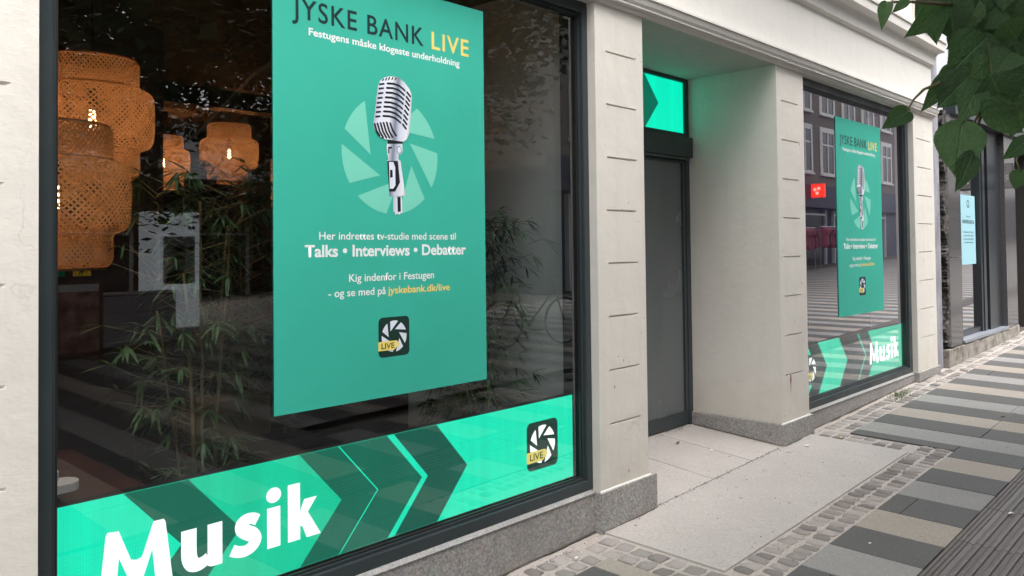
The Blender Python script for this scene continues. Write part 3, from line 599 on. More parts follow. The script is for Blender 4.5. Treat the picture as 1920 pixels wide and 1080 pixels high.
def musik(u0,u1,v,cap,y,m,parent):
    W=(u1-u0)/8.15; H=cap/2.05
    def P(pts): return [(u0+x*W,y,v+z*H) for x,z in pts]
    def put(bs):
        b=MB()
        for p in bs: b.poly(P(p))
        b.build('lettering',[m],parent,recalc=False,merge=True)
    put([[(0,0),(.52,0),(.62,1.15),(.6,2.0),(.27,2.05),(.22,1.95)],[(.62,1.15),(1.0,.22),(1.0,1.0),(.6,2.05)],[(1.0,.22),(1.35,.22),(1.35,1.0),(1.18,.95),(1.0,1.0)],[(1.35,.22),(1.68,1.15),(1.72,2.05),(1.35,1.0)],[(1.68,1.15),(1.80,0),(2.36,0),(2.12,1.95),(2.06,2.05),(1.72,2.05)]])
    def ribbon(pts,w):
        if hasattr(w,'__len__'):
            q=[];ww=[];K=5;N=len(pts)
            for i in range(N-1):
                p0,p1,p2,p3=pts[max(i-1,0)],pts[i],pts[i+1],pts[min(i+2,N-1)]
                for j in range(K):
                    t=j/K; q.append(tuple(.5*((2*p1[k])+(-p0[k]+p2[k])*t+(2*p0[k]-5*p1[k]+4*p2[k]-p3[k])*t*t+(-p0[k]+3*p1[k]-3*p2[k]+p3[k])*t**3) for k in (0,1))); ww.append(w[i]*(1-t)+w[i+1]*t)
            q.append(pts[-1]); ww.append(w[-1]); pts,w=q,ww
        n=len(pts);L=[];R=[]
        for i,p in enumerate(pts):
            d=Vector((pts[min(i+1,n-1)][0]-pts[max(i-1,0)][0],pts[min(i+1,n-1)][1]-pts[max(i-1,0)][1])).normalized(); ww=w if not hasattr(w,'__len__') else w[i]
            L.append((p[0]-d.y*ww,p[1]+d.x*ww)); R.append((p[0]+d.y*ww,p[1]-d.x*ww))
        return [[L[i],R[i],R[i+1],L[i+1]] for i in range(n-1)]
    # u: left stem + bowl, right stem
    u=ribbon([(2.92,1.46),(2.92,.72),(2.95,.45),(3.06,.27),(3.25,.20),(3.45,.25),(3.62,.36)],[.27,.27,.27,.26,.22,.20,.18])
    put(u+[[(3.58,0.06),(3.72,0),(4.12,0),(4.12,1.46),(3.58,1.46)]])
    s=ribbon([(5.48,1.16),(5.28,1.27),(5.02,1.28),(4.84,1.16),(4.86,.98),(5.05,.82),(5.28,.68),(5.38,.48),(5.26,.28),(5.00,.18),(4.70,.22),(4.48,.33)],[.20,.20,.20,.22,.25,.26,.26,.25,.22,.20,.20,.20])
    put(s)
    put([[(5.86,0),(6.40,0),(6.40,1.46),(5.86,1.46)]]); put([[(6.13+.31*cos(i*pi/8),1.90+.28*sin(i*pi/8)) for i in range(16)]])
    put([[(6.72,0),(7.24,0),(7.24,2.12),(6.72,2.12)],[(7.24,.52),(7.36,.42),(7.58,.95),(7.24,.80)],[(7.24,.80),(7.58,.95),(7.98,1.46),(7.42,1.46),(7.24,1.05)],[(7.36,.42),(7.52,0),(8.15,0),(7.58,.95)]])
M_case=mat('led_case',(.015,.016,.017),.45)
def led_band(label,loc,w,h,th=.05):
    t=thing('led_display',label,'display',loc); b=MB(); b.box(0,w,.001,th,0,h); b.build('screen_case',[M_case],t); return t
# near window band
s=led_set('near',.40,1.0); t=led_band('bright green ticker screen low in the left display window, reading Musik',(.796,.125,.284),2.50,.43)
b=MB(); b.quad((0,0,0),(2.5,0,0),(2.5,0,.43),(0,0,.43)); b.build('screen_face',[s['hi']],t,recalc=False)
Y=-.0008
chev(0,.210,.425,.191,.43,Y,s['d1'],t,'arrow_band'); chev(0,.857,1.032,.190,.43,Y,s['d1'],t,'arrow_band'); chev(0,1.039,1.274,.190,.43,Y,s['d1'],t,'arrow_band'); chev(0,1.311,1.549,.186,.43,Y,s['d2'],t,'arrow_band')
b=MB(); b.quad((.425,Y*.5,.001),(.857,Y*.5,.001),(1.047,Y*.5,.215),(.616,Y*.5,.215)); b.quad((.616,Y*.5,.215),(1.047,Y*.5,.215),(.857,Y*.5,.429),(.425,Y*.5,.429)); b.build('arrow_band',[s['mid']],t,recalc=False)
musik(.134,.950,.109,.208,Y*2.5,s['wh'],t)
live_icon(2.140,.092,.236,Y*2,t,(s['tile'],s['wh'],s['ye'],s['bk']),.0006)
# far window band
s=led_set('far',.42,1.0); h=.42
t=led_band('paler green ticker screen in the far window right of the doorway, partly mirrored over',(6.03,.125,.279),2.43,h)
o=-.06
b=MB(); b.quad((0,0,0),(2.43,0,0),(2.43,0,h),(0,0,h)); b.build('screen_face',[led('led_far_off',lin((18,44,40)),.12)],t,recalc=False)
chev(0,None,6.231-6.03,.189,h,Y,s['hi'],t,'arrow_band'); chev(0,.411,.847,.177,h,Y,s['hi'],t,'arrow_band'); chev(0,1.259,1.284,.185,h,Y,s['hi'],t,'arrow_band'); chev(0,1.055,1.061,.185,h,Y,s['d1'],t,'arrow_band')
b=MB(); b.poly([(1.516,Y,.001),(2.429,Y,.001),(2.429,Y,h-.001),(1.516,Y,h-.001),(1.70,Y,h*.5)]); b.build('arrow_band',[s['hi']],t,recalc=False)
live_icon(.150,.092,.236,Y*2,t,(led('led_tile_far2',lin((0,50,42)),.1),s['wh'],s['ye'],s['bk']),.0006)
s2=led('led_white_far2',(1,1,1),1.0)
musik(1.545,2.32,.109,.198,Y*3,s2,t)
# screen over the door
s=led_set('door',.31,1.0)
t=led_band('green arrow screen over the door inside the recess',(3.887,.745,2.381),1.566,.400,.03)
b=MB(); b.quad((0,0,0),(1.566,0,0),(1.566,0,.4),(0,0,.4)); b.build('screen_face',[s['hi']],t,recalc=False)
chev(0,.80,1.04,.18,.4,Y,s['d1'],t,'arrow_band'); chev(0,.3,.5,.18,.4,Y,s['d1'],t,'arrow_band')
# ---------------- interior ----------------
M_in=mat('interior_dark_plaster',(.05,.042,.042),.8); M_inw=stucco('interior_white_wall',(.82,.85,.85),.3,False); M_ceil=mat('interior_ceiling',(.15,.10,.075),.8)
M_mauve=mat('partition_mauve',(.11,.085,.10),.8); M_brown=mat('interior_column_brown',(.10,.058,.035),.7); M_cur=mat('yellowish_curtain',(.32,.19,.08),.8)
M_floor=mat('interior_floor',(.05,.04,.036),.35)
def st(name,bs,m,**k):
    b=MB(); [b.box(*q) for q in bs]; return b.build(name,[m],None,kind='structure',**k)
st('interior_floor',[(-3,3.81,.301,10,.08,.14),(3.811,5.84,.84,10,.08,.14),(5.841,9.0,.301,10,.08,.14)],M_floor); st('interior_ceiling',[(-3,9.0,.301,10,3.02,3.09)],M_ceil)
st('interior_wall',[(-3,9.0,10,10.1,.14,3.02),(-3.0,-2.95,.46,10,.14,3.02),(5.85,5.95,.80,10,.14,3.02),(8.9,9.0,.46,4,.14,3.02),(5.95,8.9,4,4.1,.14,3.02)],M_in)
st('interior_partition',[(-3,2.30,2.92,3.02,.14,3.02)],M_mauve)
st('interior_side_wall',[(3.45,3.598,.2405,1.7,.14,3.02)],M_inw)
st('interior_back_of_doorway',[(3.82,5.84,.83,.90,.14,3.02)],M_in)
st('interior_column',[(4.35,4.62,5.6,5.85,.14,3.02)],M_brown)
cv=MB(); n=44
for i in range(n):
    a=4.75+1.9*i/n; c=4.75+1.9*(i+1)/n; ya=6.55+.03*sin(i*1.9); yc=6.55+.03*sin((i+1)*1.9); cv.quad((a,ya,.16),(c,yc,.16),(c,yc,2.6),(a,ya,2.6))
tag(cv.build('curtain',[M_cur],smooth=True,recalc=False),'ochre curtain hanging at the back of the dark room','curtain')
# ceiling beams
st('ceiling_beam',[(2.4,9,4.6,4.8,2.86,3.02)],M_ceil)
# woven pendant lamps
M_weave=mat('woven_bamboo',(.50,.27,.105),.6); g=NG(M_weave); g.base(g.ramp(g.noise(g.co(),9,3),[(.3,(.26,.15,.09)),(.7,(.58,.39,.26))]))
tt=M_weave.node_tree; trn=tt.nodes.new('ShaderNodeBsdfTranslucent'); trn.inputs[0].default_value=(.62,.42,.27,1); mx=tt.nodes.new('ShaderNodeMixShader'); mx.inputs[0].default_value=.45
tt.links.new(g.b.outputs[0],mx.inputs[1]); tt.links.new(trn.outputs[0],mx.inputs[2]); tt.links.new(mx.outputs[0],tt.nodes['Material Output'].inputs[0])
M_fil=mat('glowing_filament',(.1,.05,.02),.5); M_fil.node_tree.nodes['Principled BSDF'].inputs['Emission Color'].default_value=(1,.62,.25,1); M_fil.node_tree.nodes['Principled BSDF'].inputs['Emission Strength'].default_value=6
M_bulb=clear_mat('bulb_glass',(.99,.95,.88)); M_blk=mat('black_plastic',(.012,.012,.013),.45)
PROF=[(.195,.284),(.204,.276),(.208,.262),(.207,.200),(.206,.150),(.235,.143),(.262,.128),(.274,.100),(.275,.04),(.274,-.06),(.270,-.100),(.258,-.128),(.228,-.142),(.206,-.148),(.208,-.20),(.208,-.245),(.200,-.268),(.182,-.283),(.150,-.287)]
def weave_mesh(N=64,w=.0052,cover=None):
    # resample profile by arc length
    L=[0]
    for a,c in zip(PROF[:-1],PROF[1:]): L.append(L[-1]+math.hypot(c[0]-a[0],c[1]-a[1]))
    def at(s):
        for i in range(len(L)-1):
            if s<=L[i+1]+1e-9:
                t=(s-L[i])/(L[i+1]-L[i]); return PROF[i][0]+t*(PROF[i+1][0]-PROF[i][0]),PROF[i][1]+t*(PROF[i+1][1]-PROF[i][1])
        return PROF[-1]
    S=34; b=MB(); rr=random.Random(2)
    for dirn in (1,-1):
        for k in range(N):
            th=2*pi*k/N+rr.uniform(-.012,.012); pr=None; ww=w*rr.uniform(.8,1.25); off=.0012*dirn
            for i in range(S+1):
                s=L[-1]*i/S; R,z=at(s); R+=off
                t2=ww/R
                p=((R*cos(th-t2),R*sin(th-t2),z),(R*cos(th+t2),R*sin(th+t2),z))
                if pr: b.quad(pr[0],pr[1],p[1],p[0])
                pr=p; th+=dirn*(L[-1]/S)/.25*.95
    for R,z,h in ((.195,.284,.006),(.207,.150,.004),(.207,-.147,.004),(.182,-.284,.006)):
        b.lathe([(R,z-h),(R+.004,z),(R,z+h),(R-.004,z),(R,z-h)],n=48)
    return b.mesh('lamp_shade',[M_weave])
WM=weave_mesh(); WM.polygons.foreach_set('use_smooth',[True]*len(WM.polygons))
def lamp(label,loc,glow=9,zc=3.02,power=None):
    t=thing('pendant_lamp',label,'pendant lamp',loc,random.uniform(0,6),'woven bamboo pendant lamps hanging inside the left window')
    link('lamp_shade',WM,t)
    b=MB(); b.tube([(0,0,.12),(0,0,zc-loc[2]-.05)],.0035,6); b.build('cable',[M_blk],t)
    b=MB(); b.lathe([(.0,.0),(.055,-.0),(.052,-.05),(.02,-.09),(0,-.10)],(0,0,zc-loc[2]),16); b.build('ceiling_cup',[M_blk],t,smooth=True)
    b=MB(); b.lathe([(0,.15),(.02,.148),(.022,.08),(.018,.07),(0,.07)],n=12); b.build('lamp_holder',[M_blk],t)
    b=MB(); b.lathe([(.014,.07),(.022,.03),(.030,-.01),(.029,-.04),(.018,-.062),(0,-.07)],n=14); bl=b.build('bulb',[M_bulb],t,smooth=True)
    b=MB()
    for i in range(6):
        a=i*pi/3; b.tube([(.011*cos(a),.011*sin(a),.045),(.014*cos(a+.3),.014*sin(a+.3),-.045)],.0035,5)
    b.build('filament',[M_fil],bl)
    l=bpy.data.lights.new('bulb_light','POINT'); l.energy=power or glow; l.color=(1,.50,.22); l.shadow_soft_size=.025
    o=bpy.data.objects.new('bulb_light',l); COL.objects.link(o); o.parent=t; o.location=(0,0,0)
    return t
lamp('largest woven lamp, upper one of the two behind the left edge of the window',(1.369,1.497,2.14),3.2)
lamp('lower large woven lamp cut by the left window frame',(1.027,.884,1.72),1.8)
lamp('small woven lamp hanging alone just left of the big poster',(3.729,4.807,2.45),3.0)
lamp('small woven lamp half hidden behind the mauve partition',(3.64,6.143,2.469),4)
lamp('faintest woven lamp in front of the ochre curtain at the poster edge',(5.16,6.2,2.32),2.2)
# bamboo plants
M_leafb=mat('bamboo_leaf',(.045,.105,.035),.5); g=NG(M_leafb); g.base(g.ramp(g.noise(g.co(),6,3),[(.3,(.03,.07,.028)),(.7,(.08,.14,.05))]))
M_culm=mat('bamboo_culm',(.22,.17,.075),.5); M_pot=mat('dark_planter',(.03,.026,.024),.6)
def bamboo(label,loc,culms,nfan,h0,h1,spread,seed,xlim=99,ymin=.16):
    t=thing('bamboo_plant',label,'plant',loc); rr=random.Random(seed)
    b=MB(); b.lathe([(.0,0),(.13,0),(.16,.28),(.145,.28),(.13,.25),(0,.25)],n=20); b.build('pot',[M_pot],t,smooth=False)
    tips=[]
    for (dx,dy,hh,rad) in culms:
        pts=[]; k=7
        for i in range(k): 
            s=i/(k-1); pts.append((dx*(.35+.65*s)+rr.uniform(-.006,.006),dy*(.35+.65*s),.2+(hh-.2)*s))
        b=MB(); b.tube(pts,[rad*(1-.4*i/(k-1)) for i in range(k)],7)
        for i in range(1,k-1): b.lathe([(rad*1.0,-.004),(rad*1.25,0),(rad*1.0,.004)],pts[i],8)
        b.build('culm',[M_culm],t,smooth=True); tips.append(pts)
    b=MB()
    for i in range(nfan):
        pts=rr.choice(tips); s=rr.uniform(0,1); z=h0+(h1-h0)*s**.8
        q=pts[0]
        for p in pts:
            if p[2]<=z: q=p
        a=rr.uniform(0,2*pi); L=rr.uniform(.05,spread); e=Vector((q[0]+cos(a)*L,q[1]+sin(a)*L,z+rr.uniform(0,.08)))
        if e.x+loc[0]>xlim: e.x=xlim-loc[0]-rr.uniform(0,.05)
        if e.y+loc[1]<ymin: e.y=ymin-loc[1]+.02
        b.tube([(q[0],q[1],z-.03),tuple(e)],.0016,3,1,False)
        for j in range(rr.randint(5,9)):
            a2=a+rr.uniform(-1.2,1.2); el=rr.uniform(-.9,.45); d=Vector((cos(a2)*cos(el),sin(a2)*cos(el),sin(el))); sd_=d.cross(Vector((0,0,1))).normalized(); l=rr.uniform(.07,.13); w=l*.065
            dr=Vector((0,0,-l*.12)); p0=e; p1=e+d*l*.35+sd_*w; p2=e+d*l+dr; p3=e+d*l*.35-sd_*w; pm=e+d*l*.7+dr*.4
            ok=all((p.x+loc[0]<xlim and p.y+loc[1]>ymin) for p in (p1,p2,p3))
            if ok: b.poly([tuple(p0),tuple(p1),tuple(pm+sd_*w*.7),tuple(p2),tuple(pm-sd_*w*.7),tuple(p3)],0)
    f=b.build('foliage',[M_leafb,M_culm],t,recalc=False); f['kind']='stuff'
    return t
bamboo('tall bamboo with pale canes in the left window, left of the poster',(1.50,.62,.16),[(-.07,0,1.25,.010),(.02,.05,1.55,.009),(.10,-.04,1.40,.008),(.16,.10,1.45,.008),(-.16,.06,1.1,.006)],230,.22,1.62,.27,5)
bamboo('bushy bamboo against the pale side wall, right of the big poster',(3.02,.60,.16),[(0,0,1.35,.009),(.08,.06,1.45,.008),(.16,-.03,1.3,.008),(-.1,.05,1.3,.008)],310,.35,1.50,.30,9,xlim=3.43,ymin=.2)
bamboo('dark bamboo deeper inside behind the pale canes',(2.05,1.35,.16),[(0,0,1.6,.009),(.1,.06,1.5,.008),(-.08,-.03,1.5,.008)],260,.3,1.75,.27,15)
# low display table and things on it at the left edge
M_wood=mat('dark_red_wood',(.075,.028,.022),.4); g=NG(M_wood); g.base(g.ramp(g.noise(g.co(scale=(1,12,12)),4,4),[(.3,(.05,.018,.014)),(.7,(.11,.045,.035))]))
t=thing('display_table','dark reddish low table behind the window at the left edge','table',(.9,.75,.14)); 
b=MB(); b.box(-.85,.30,-.42,.5,.47,.50); b.build('tabletop',[M_wood],t,bevel=.004)
for x_,y_ in ((-.8,-.38),(.26,-.38),(-.8,.46),(.26,.46)):
    b=MB(); b.box(x_-.025,x_+.025,y_-.025,y_+.025,0,.469); b.build('leg',[M_wood],t)
M_paper=mat('white_paper',(.75,.73,.75),.6)
for i,(x_,y_,z_,nm) in enumerate(((.87,.47,.641,'lower'),(.80,.45,.687,'upper'))):
    b=MB(); pts=[]
    for k in range(14):
        a=pi*k/13-pi/2; pts.append((.085+.045*cos(a),.055*sin(a)))
    pts+=[(-.2,.055),(-.2,-.055)]
    b.poly([(p[0],p[1],.0) for p in reversed(pts)]); b.poly([(p[0],p[1],.028) for p in pts])
    for q in range(len(pts)): p,pn=pts[q],pts[(q+1)%len(pts)]; b.quad((p[0],p[1],0),(pn[0],pn[1],0),(pn[0],pn[1],.028),(p[0],p[1],.028))
    tag(b.build('takeaway_box',[M_paper],loc=(x_-.02,y_,z_+.035),recalc=True),f'{nm} white rounded box stacked on the table at the window edge','box')
for i in range(4):
    b=MB(); b.box(-.20,.045+.006*i,-.06,.05,0,.011); tag(b.build('folded_napkin',[M_paper],loc=(.80,.40,.6405+.0115*i)),('bottom','second lowest','third','topmost')[i]+' white folded napkin in the pile beside the lower screen','napkin','folded napkins on the table')
# bench seat
M_cush=mat('black_cushion',(.02,.022,.026),.7); g=NG(M_cush); g.bump(g.noise(g.co(),25,3),.3,.01); M_plank=mat('bench_plank',(.22,.15,.09),.5)
t=thing('bench','black upholstered bench with a wooden front rail inside the window','bench',(2.05,1.25,.14)); b=MB(); b.box(-.45,.75,-.25,.35,.25,.42); b.build('seat',[M_cush],t,bevel=.03); b=MB(); b.box(-.45,.75,-.27,-.2505,.20,.245); b.build('rail',[M_plank],t)
b=MB(); b.box(-.42,.72,.35,.45,.2,.72); b.build('backrest',[M_cush],t,bevel=.03)
b=MB(); b.box(-.42,-.36,-.2,.3,0,.249); b.build('leg',[M_plank],t); b=MB(); b.box(.66,.72,-.2,.3,0,.249); b.build('leg',[M_plank],t)
b=MB(); b.box(0,.36,0,.24,0,.20); tag(b.build('cardboard_box',[mat('cardboard',(.30,.20,.11),.8)],loc=(1.75,1.15,.562),bevel=.004),'small brown cardboard box on the black bench','box')
# colour cloths hanging under the lamps
for nm,x_,w_,c in (('teal',1.175,.075,(0,.35,.30)),('yellow',1.285,.080,(.85,.88,.12))):
    b=MB(); n=6
    for i in range(n):
        a=w_*i/n; c2=w_*(i+1)/n; b.quad((a,.006*sin(i*1.6),0),(c2,.006*sin((i+1)*1.6),0),(c2-.004,.006*sin((i+1)*1.6),.085),(a,.006*sin(i*1.6),.085))
    tag(b.build('hanging_cloth',[mat(nm+'_cloth',c,.7)],loc=(x_,1.5,1.388),smooth=True,recalc=False),f'{nm} cloth hanging under the lower woven lamp','cloth')
b=MB(); b.tube([(-.4,1.505,1.475),(1.45,1.505,1.472)],.004,5); tag(b.build('cloth_rail',[M_blk]),'thin dark rail carrying the coloured cloths','rail')
# wooden newel post
b=MB(); b.lathe([(0,0),(.035,0),(.03,.05),(.02,.3),(.026,.8),(.018,.98),(.028,1.03),(.016,1.055),(.03,1.08),(.034,1.11),(.024,1.14),(0,1.15)],n=14)
tag(b.build('wooden_post',[mat('turned_wood',(.16,.07,.035),.5)],loc=(1.60,.95,.14),smooth=True),'turned brown wooden post among the bamboo','post')
# small price card and sconce at the back
M_wall_l=mat('orange_card',(.6,.25,.05),.6); b=MB(); b.box(0,.07,0,.01,0,.07); tag(b.build('wall_card',[M_wall_l],loc=(3.12,4.6,2.03)),'small orange card in the dark behind the partition edge','card')

# right window interior: lighting truss and violet tubes
M_tr=mat('truss_metal',(.6,.6,.66),.35,Metallic=.7)
def truss(loc,label,h=2.75,s=.16):
    t=thing('lighting_truss',label,'truss',loc)
    for a in (0,1,2,3):
        x_,y_=((0,0),(s,0),(s,s),(0,s))[a]; b=MB(); b.tube([(x_,y_,0),(x_,y_,h)],.012,8); b.build('upright',[M_tr],t,smooth=True)
    n=14
    for i in range(n):
        z0=h*i/n; z1=h*(i+1)/n; b=MB()
        for (p,q) in (((0,0),(s,0)),((s,0),(s,s)),((s,s),(0,s)),((0,s),(0,0))):
            A,B=(p,q) if i%2 else (q,p); b.tube([(A[0],A[1],z0),(B[0],B[1],z1)],.006,5)
        b.build('brace',[M_tr],t)
truss((7.75,1.0,.14),'upright silver truss inside the far window at its left side')
M_vio=mat('violet_tube',(.1,.1,.1),.5); bb=M_vio.node_tree.nodes['Principled BSDF']; bb.inputs['Emission Color'].default_value=(.55,.42,1,1); bb.inputs['Emission Strength'].default_value=12
for i,(y_,z_,x0,x1) in enumerate(((1.6,2.62,6.5,8.6),(2.5,2.70,6.5,8.7),(3.4,2.30,6.2,8.8))):
    t=thing('light_tube','violet light tube under the ceiling, '+('nearest the far window','middle of three','lowest and farthest')[i],'lamp',(x0,y_,z_),0,'violet light tubes in the far window')
    b=MB(); b.tube([(0,0,0),(x1-x0,0,0)],.014,8); b.build('tube',[M_vio],t); b=MB(); b.box(0,x1-x0,-.02,.02,.0145,.04); b.build('fitting',[M_blk],t)
    for xx in (.1,x1-x0-.1):
        b=MB(); b.tube([(xx,0,.04),(xx,0,3.02-z_)],.004,5); b.build('hanger',[M_blk],t)
b=MB(); b.tube([(7.05,2.2,.02+.12),(6.75,2.0,1.3)],.01,6); b.tube([(6.6,2.3,.14),(6.75,2.0,1.3)],.01,6); b.tube([(6.9,1.7,.14),(6.75,2.0,1.3)],.01,6); t=tag(b.build('tripod',[M_tr]),'thin metal tripod standing inside the far window','tripod')

# ---------------- neighbouring shop ----------------
nb=thing('neighbour_shop','dark stone clad shop front with tall windows next to the cream building','building',(9.5,0,0))
def nbp(name,m,parent=nb,**k):
    return name
M_clad=mat('polished_grey_stone',(.085,.083,.086),.12); g=NG(M_clad); g.base(g.ramp(g.noise(g.co(),50,4),[(.35,(.06,.058,.06)),(.65,(.115,.11,.115))]))
M_rough=mat('weathered_concrete',(.34,.31,.27),.9); g=NG(M_rough); g.base(g.ramp(g.noise(g.co(),5,7,.7),[(.33,(.12,.10,.085)),(.48,(.30,.275,.24)),(.7,(.46,.44,.41))])); g.bump(g.noise(g.co(),11,7,.75),.9,.05)
M_rend=mat('cold_grey_render',(.30,.30,.335),.85); g=NG(M_rend); g.base(g.ramp(g.noise(g.co(scale=(1,1,.5)),5,6),[(.35,(.22,.22,.25)),(.7,(.38,.38,.42))])); g.bump(g.noise(g.co(),18,5),.5,.02)
M_tar=mat('broken_tarry_edge',(.035,.03,.03),.8); g=NG(M_tar); g.base(g.ramp(g.noise(g.co(),20,6,.7),[(.45,(.02,.018,.018)),(.6,(.16,.14,.13))])); g.bump(g.noise(g.co(),22,5,.7),1,.03)
M_blue=stucco('pale_blue_render',(.60,.62,.70),.25,False); M_sill=mat('blue_grey_zinc',(.24,.26,.30),.35)
M_dk=mat('anthracite_door',(.022,.028,.034),.3)
O=-9.5
def nbox(name,m,bs,parent=nb,bevel=0,**k):
    b=MB(); [b.box(q[0]+O,q[1]+O,*q[2:]) for q in bs]; return b.build(name,[m],parent,bevel=bevel,**k)
nbox('mortar_strip',M_rend,[(9.21,9.50,.04,.30,.0,4.4)])
nbox('downpipe',M_rend,[(9.17,9.205,.02,.05,.1,3.35)])
rr=random.Random(8); b=MB(); z=.36; pl=None
while z<2.95:
    z2=z+rr.uniform(.008,.03); w0=pl or .05; w1=min(.11,max(.015,w0+rr.gauss(0,.02))); pl=w1
    b.hexa([(9.63-w0+O,.005,z),(9.655+O,.0,z),(9.655+O,.2,z),(9.63-w0+O,.2,z),(9.63-w1+O,.012,z2),(9.655+O,.0,z2),(9.655+O,.2,z2),(9.63-w1+O,.2,z2)]); z=z2
b.build('broken_edge',[M_tar],nb)
nbox('stone_panel',M_clad,[(9.66,10.13,.0,.16,.352,1.335)],bevel=.003); nbox('stone_panel',M_clad,[(9.66,10.13,.0,.16,1.342,2.93)],bevel=.003)
nbox('stone_panel',M_clad,[(12.22,12.80,.0,.16,.36,2.93)],bevel=.003)
# rough plinth, irregular
b=MB(); n=26; top=[]; rr=random.Random(3)
for i in range(n+1): x_=9.50+3.32*i/n; top.append((x_,-.015+rr.uniform(-.008,.008),.338+rr.uniform(-.01,.006)+.012*(x_-9.5)/3,gz(x_,0)-.1))
for a,c in zip(top[:-1],top[1:]): b.hexa([(a[0]+O,a[1],a[3]),(c[0]+O,c[1],c[3]),(c[0]+O,.3,c[3]),(a[0]+O,.3,a[3]),(a[0]+O,a[1],a[2]),(c[0]+O,c[1],c[2]),(c[0]+O,.3,c[2]),(a[0]+O,.3,a[2])])
b.build('plinth',[M_rough],nb)
nbox('sill',M_sill,[(10.14,12.2,-.02,.22,.352,.385)],bevel=.004)
fr=nbox('window_frame',M_dk,[(10.135,10.19,.10,.18,.386,2.93),(10.19,11.30,.10,.18,.386,.45),(11.30,11.38,.08,.18,.386,2.93),(10.19,11.30,.10,.18,2.56,2.62)],bevel=.003)
pane('pane',10.195+O,11.295+O,.13,.455,2.555,fr); 
b=MB(); b.box(10.195+O,11.295+O,.135,.15,2.625,2.90); b.build('sign_panel',[mat('transom_sign_grey',(.10,.10,.105),.4)],fr)
add_text('OPTIK',10.42+O,11.26+O,2.685,.135,mat('sign_white',(.85,.85,.85),.5),fr,.134,.03)
dr=nbox('door',M_dk,[(11.385,11.50,.07,.16,.386,2.93),(11.505,11.60,.10,.17,.386,2.93),(11.60,12.19,.06,.17,.386,2.93)],bevel=.003)
nbox('door_vent',mat('vent_grey',(.2,.2,.21),.4),[(11.515,11.585,.09,.0995,.60,.78)],dr)
nbox('fascia',M_dk,[(9.80,14.2,-.06,.3,2.935,3.16)],bevel=.003)
nbox('upper_wall',M_blue,[(9.505,18.0,.07,.30,3.17,9.0)]); nbox('upper_return',M_blue,[(9.505,9.795,.07,.30,2.945,3.17)])
uw=nbox('upper_window',mat('grey_metal',(.2,.21,.22),.4),[(10.05,10.12,.04,.069,3.5,5.2),(10.22,10.28,.04,.069,3.5,5.2),(11.3,11.37,.04,.069,3.5,5.2)])
nbox('pane',mat('upper_pane',(.05,.055,.06),.08),[(10.121,10.219,.055,.066,3.5,5.2),(10.281,11.299,.055,.066,3.5,5.2)],uw)
[nbox('body_wall',M_in,[q]) for q in ((12.81,14.2,1.6,1.7,0,3.0),(9.6,9.66,.3,1.6,.1,3.0),(14.2,14.3,.0,1.7,0,3.0),(12.80,12.86,.16,1.59,.36,3.0))]; nbox('ceiling',M_ceil,[(9.6,14.2,.31,3.2,2.94,3.0)])
nbox('shop_floor',mat('shop_floor',(.22,.2,.18),.4),[(9.67,12.79,.31,3.2,.3,.35)]); nbox('shop_back_wall',mat('shop_back_wall',(.5,.47,.45),.8),[(9.67,12.79,3.1,3.2,.36,2.93)])
nbox('shop_shelf',mat('light_wood',(.50,.34,.18),.6),[(10.9,11.0,.9,1.0,.36,2.35),(11.9,12.0,.9,1.0,.36,2.35),(10.9,12.0,.9,1.0,2.36,2.46)])
nbox('shop_counter',mat('white_counter',(.6,.58,.6),.5),[(10.5,12.4,1.5,1.9,1.30,1.5)]); nbox('far_block',M_dk,[(14.31,30.0,.3,.6,.2,9.0)])
# clothes rack in the neighbour window
t=thing('clothes_rack','dark clothes on a rail behind the neighbour window','clothes rack',(10.4,.75,.36)); b=MB(); b.tube([(0,0,0),(0,0,1.0)],.012,6); b.tube([(1.3,0,0),(1.3,0,1.0)],.012,6); b.tube([(0,0,1.0),(1.3,0,1.0)],.012,6); b.build('rail',[M_tr],t)
rr=random.Random(6)
CM=[mat('cloth_'+n_,c,.85) for n_,c in (('black',(.02,.02,.022)),('charcoal',(.05,.05,.055)),('white',(.55,.54,.53)),('pink',(.45,.12,.17)),('salmon',(.5,.2,.2)),('rose',(.36,.10,.16)),('navy',(.03,.04,.10)))]
def garment(parent,x_,y_,z_,m,ln=.6,w=.2):
    b=MB(); pf=[(-.02,0),(.02,0),(w*.5,-.05),(w*.95,-.10),(w*.8,-.26),(w*.55,-.22),(w*.6,-ln),(-w*.6,-ln),(-w*.55,-.22),(-w*.8,-.26),(-w*.95,-.10),(-w*.5,-.05)]
    n=len(pf); i=len(b.v); b.v+=[(-.022,p[0],p[1]) for p in pf]+[(.022,p[0],p[1]) for p in pf]
    for k in range(n): b.f.append((i+k,i+(k+1)%n,i+n+(k+1)%n,i+n+k)); b.m.append(0)
    b.f.append(tuple(i+k for k in range(n))); b.m.append(0); b.f.append(tuple(i+n+k for k in range(n-1,-1,-1))); b.m.append(0)
    return b.build('garment',[m],parent,loc=(x_,y_,z_),recalc=True)
for i in range(12): garment(t,.08+i*.10,0,.99,CM[rr.choice((0,0,1,0,2,1))],rr.uniform(.5,.75),.22)
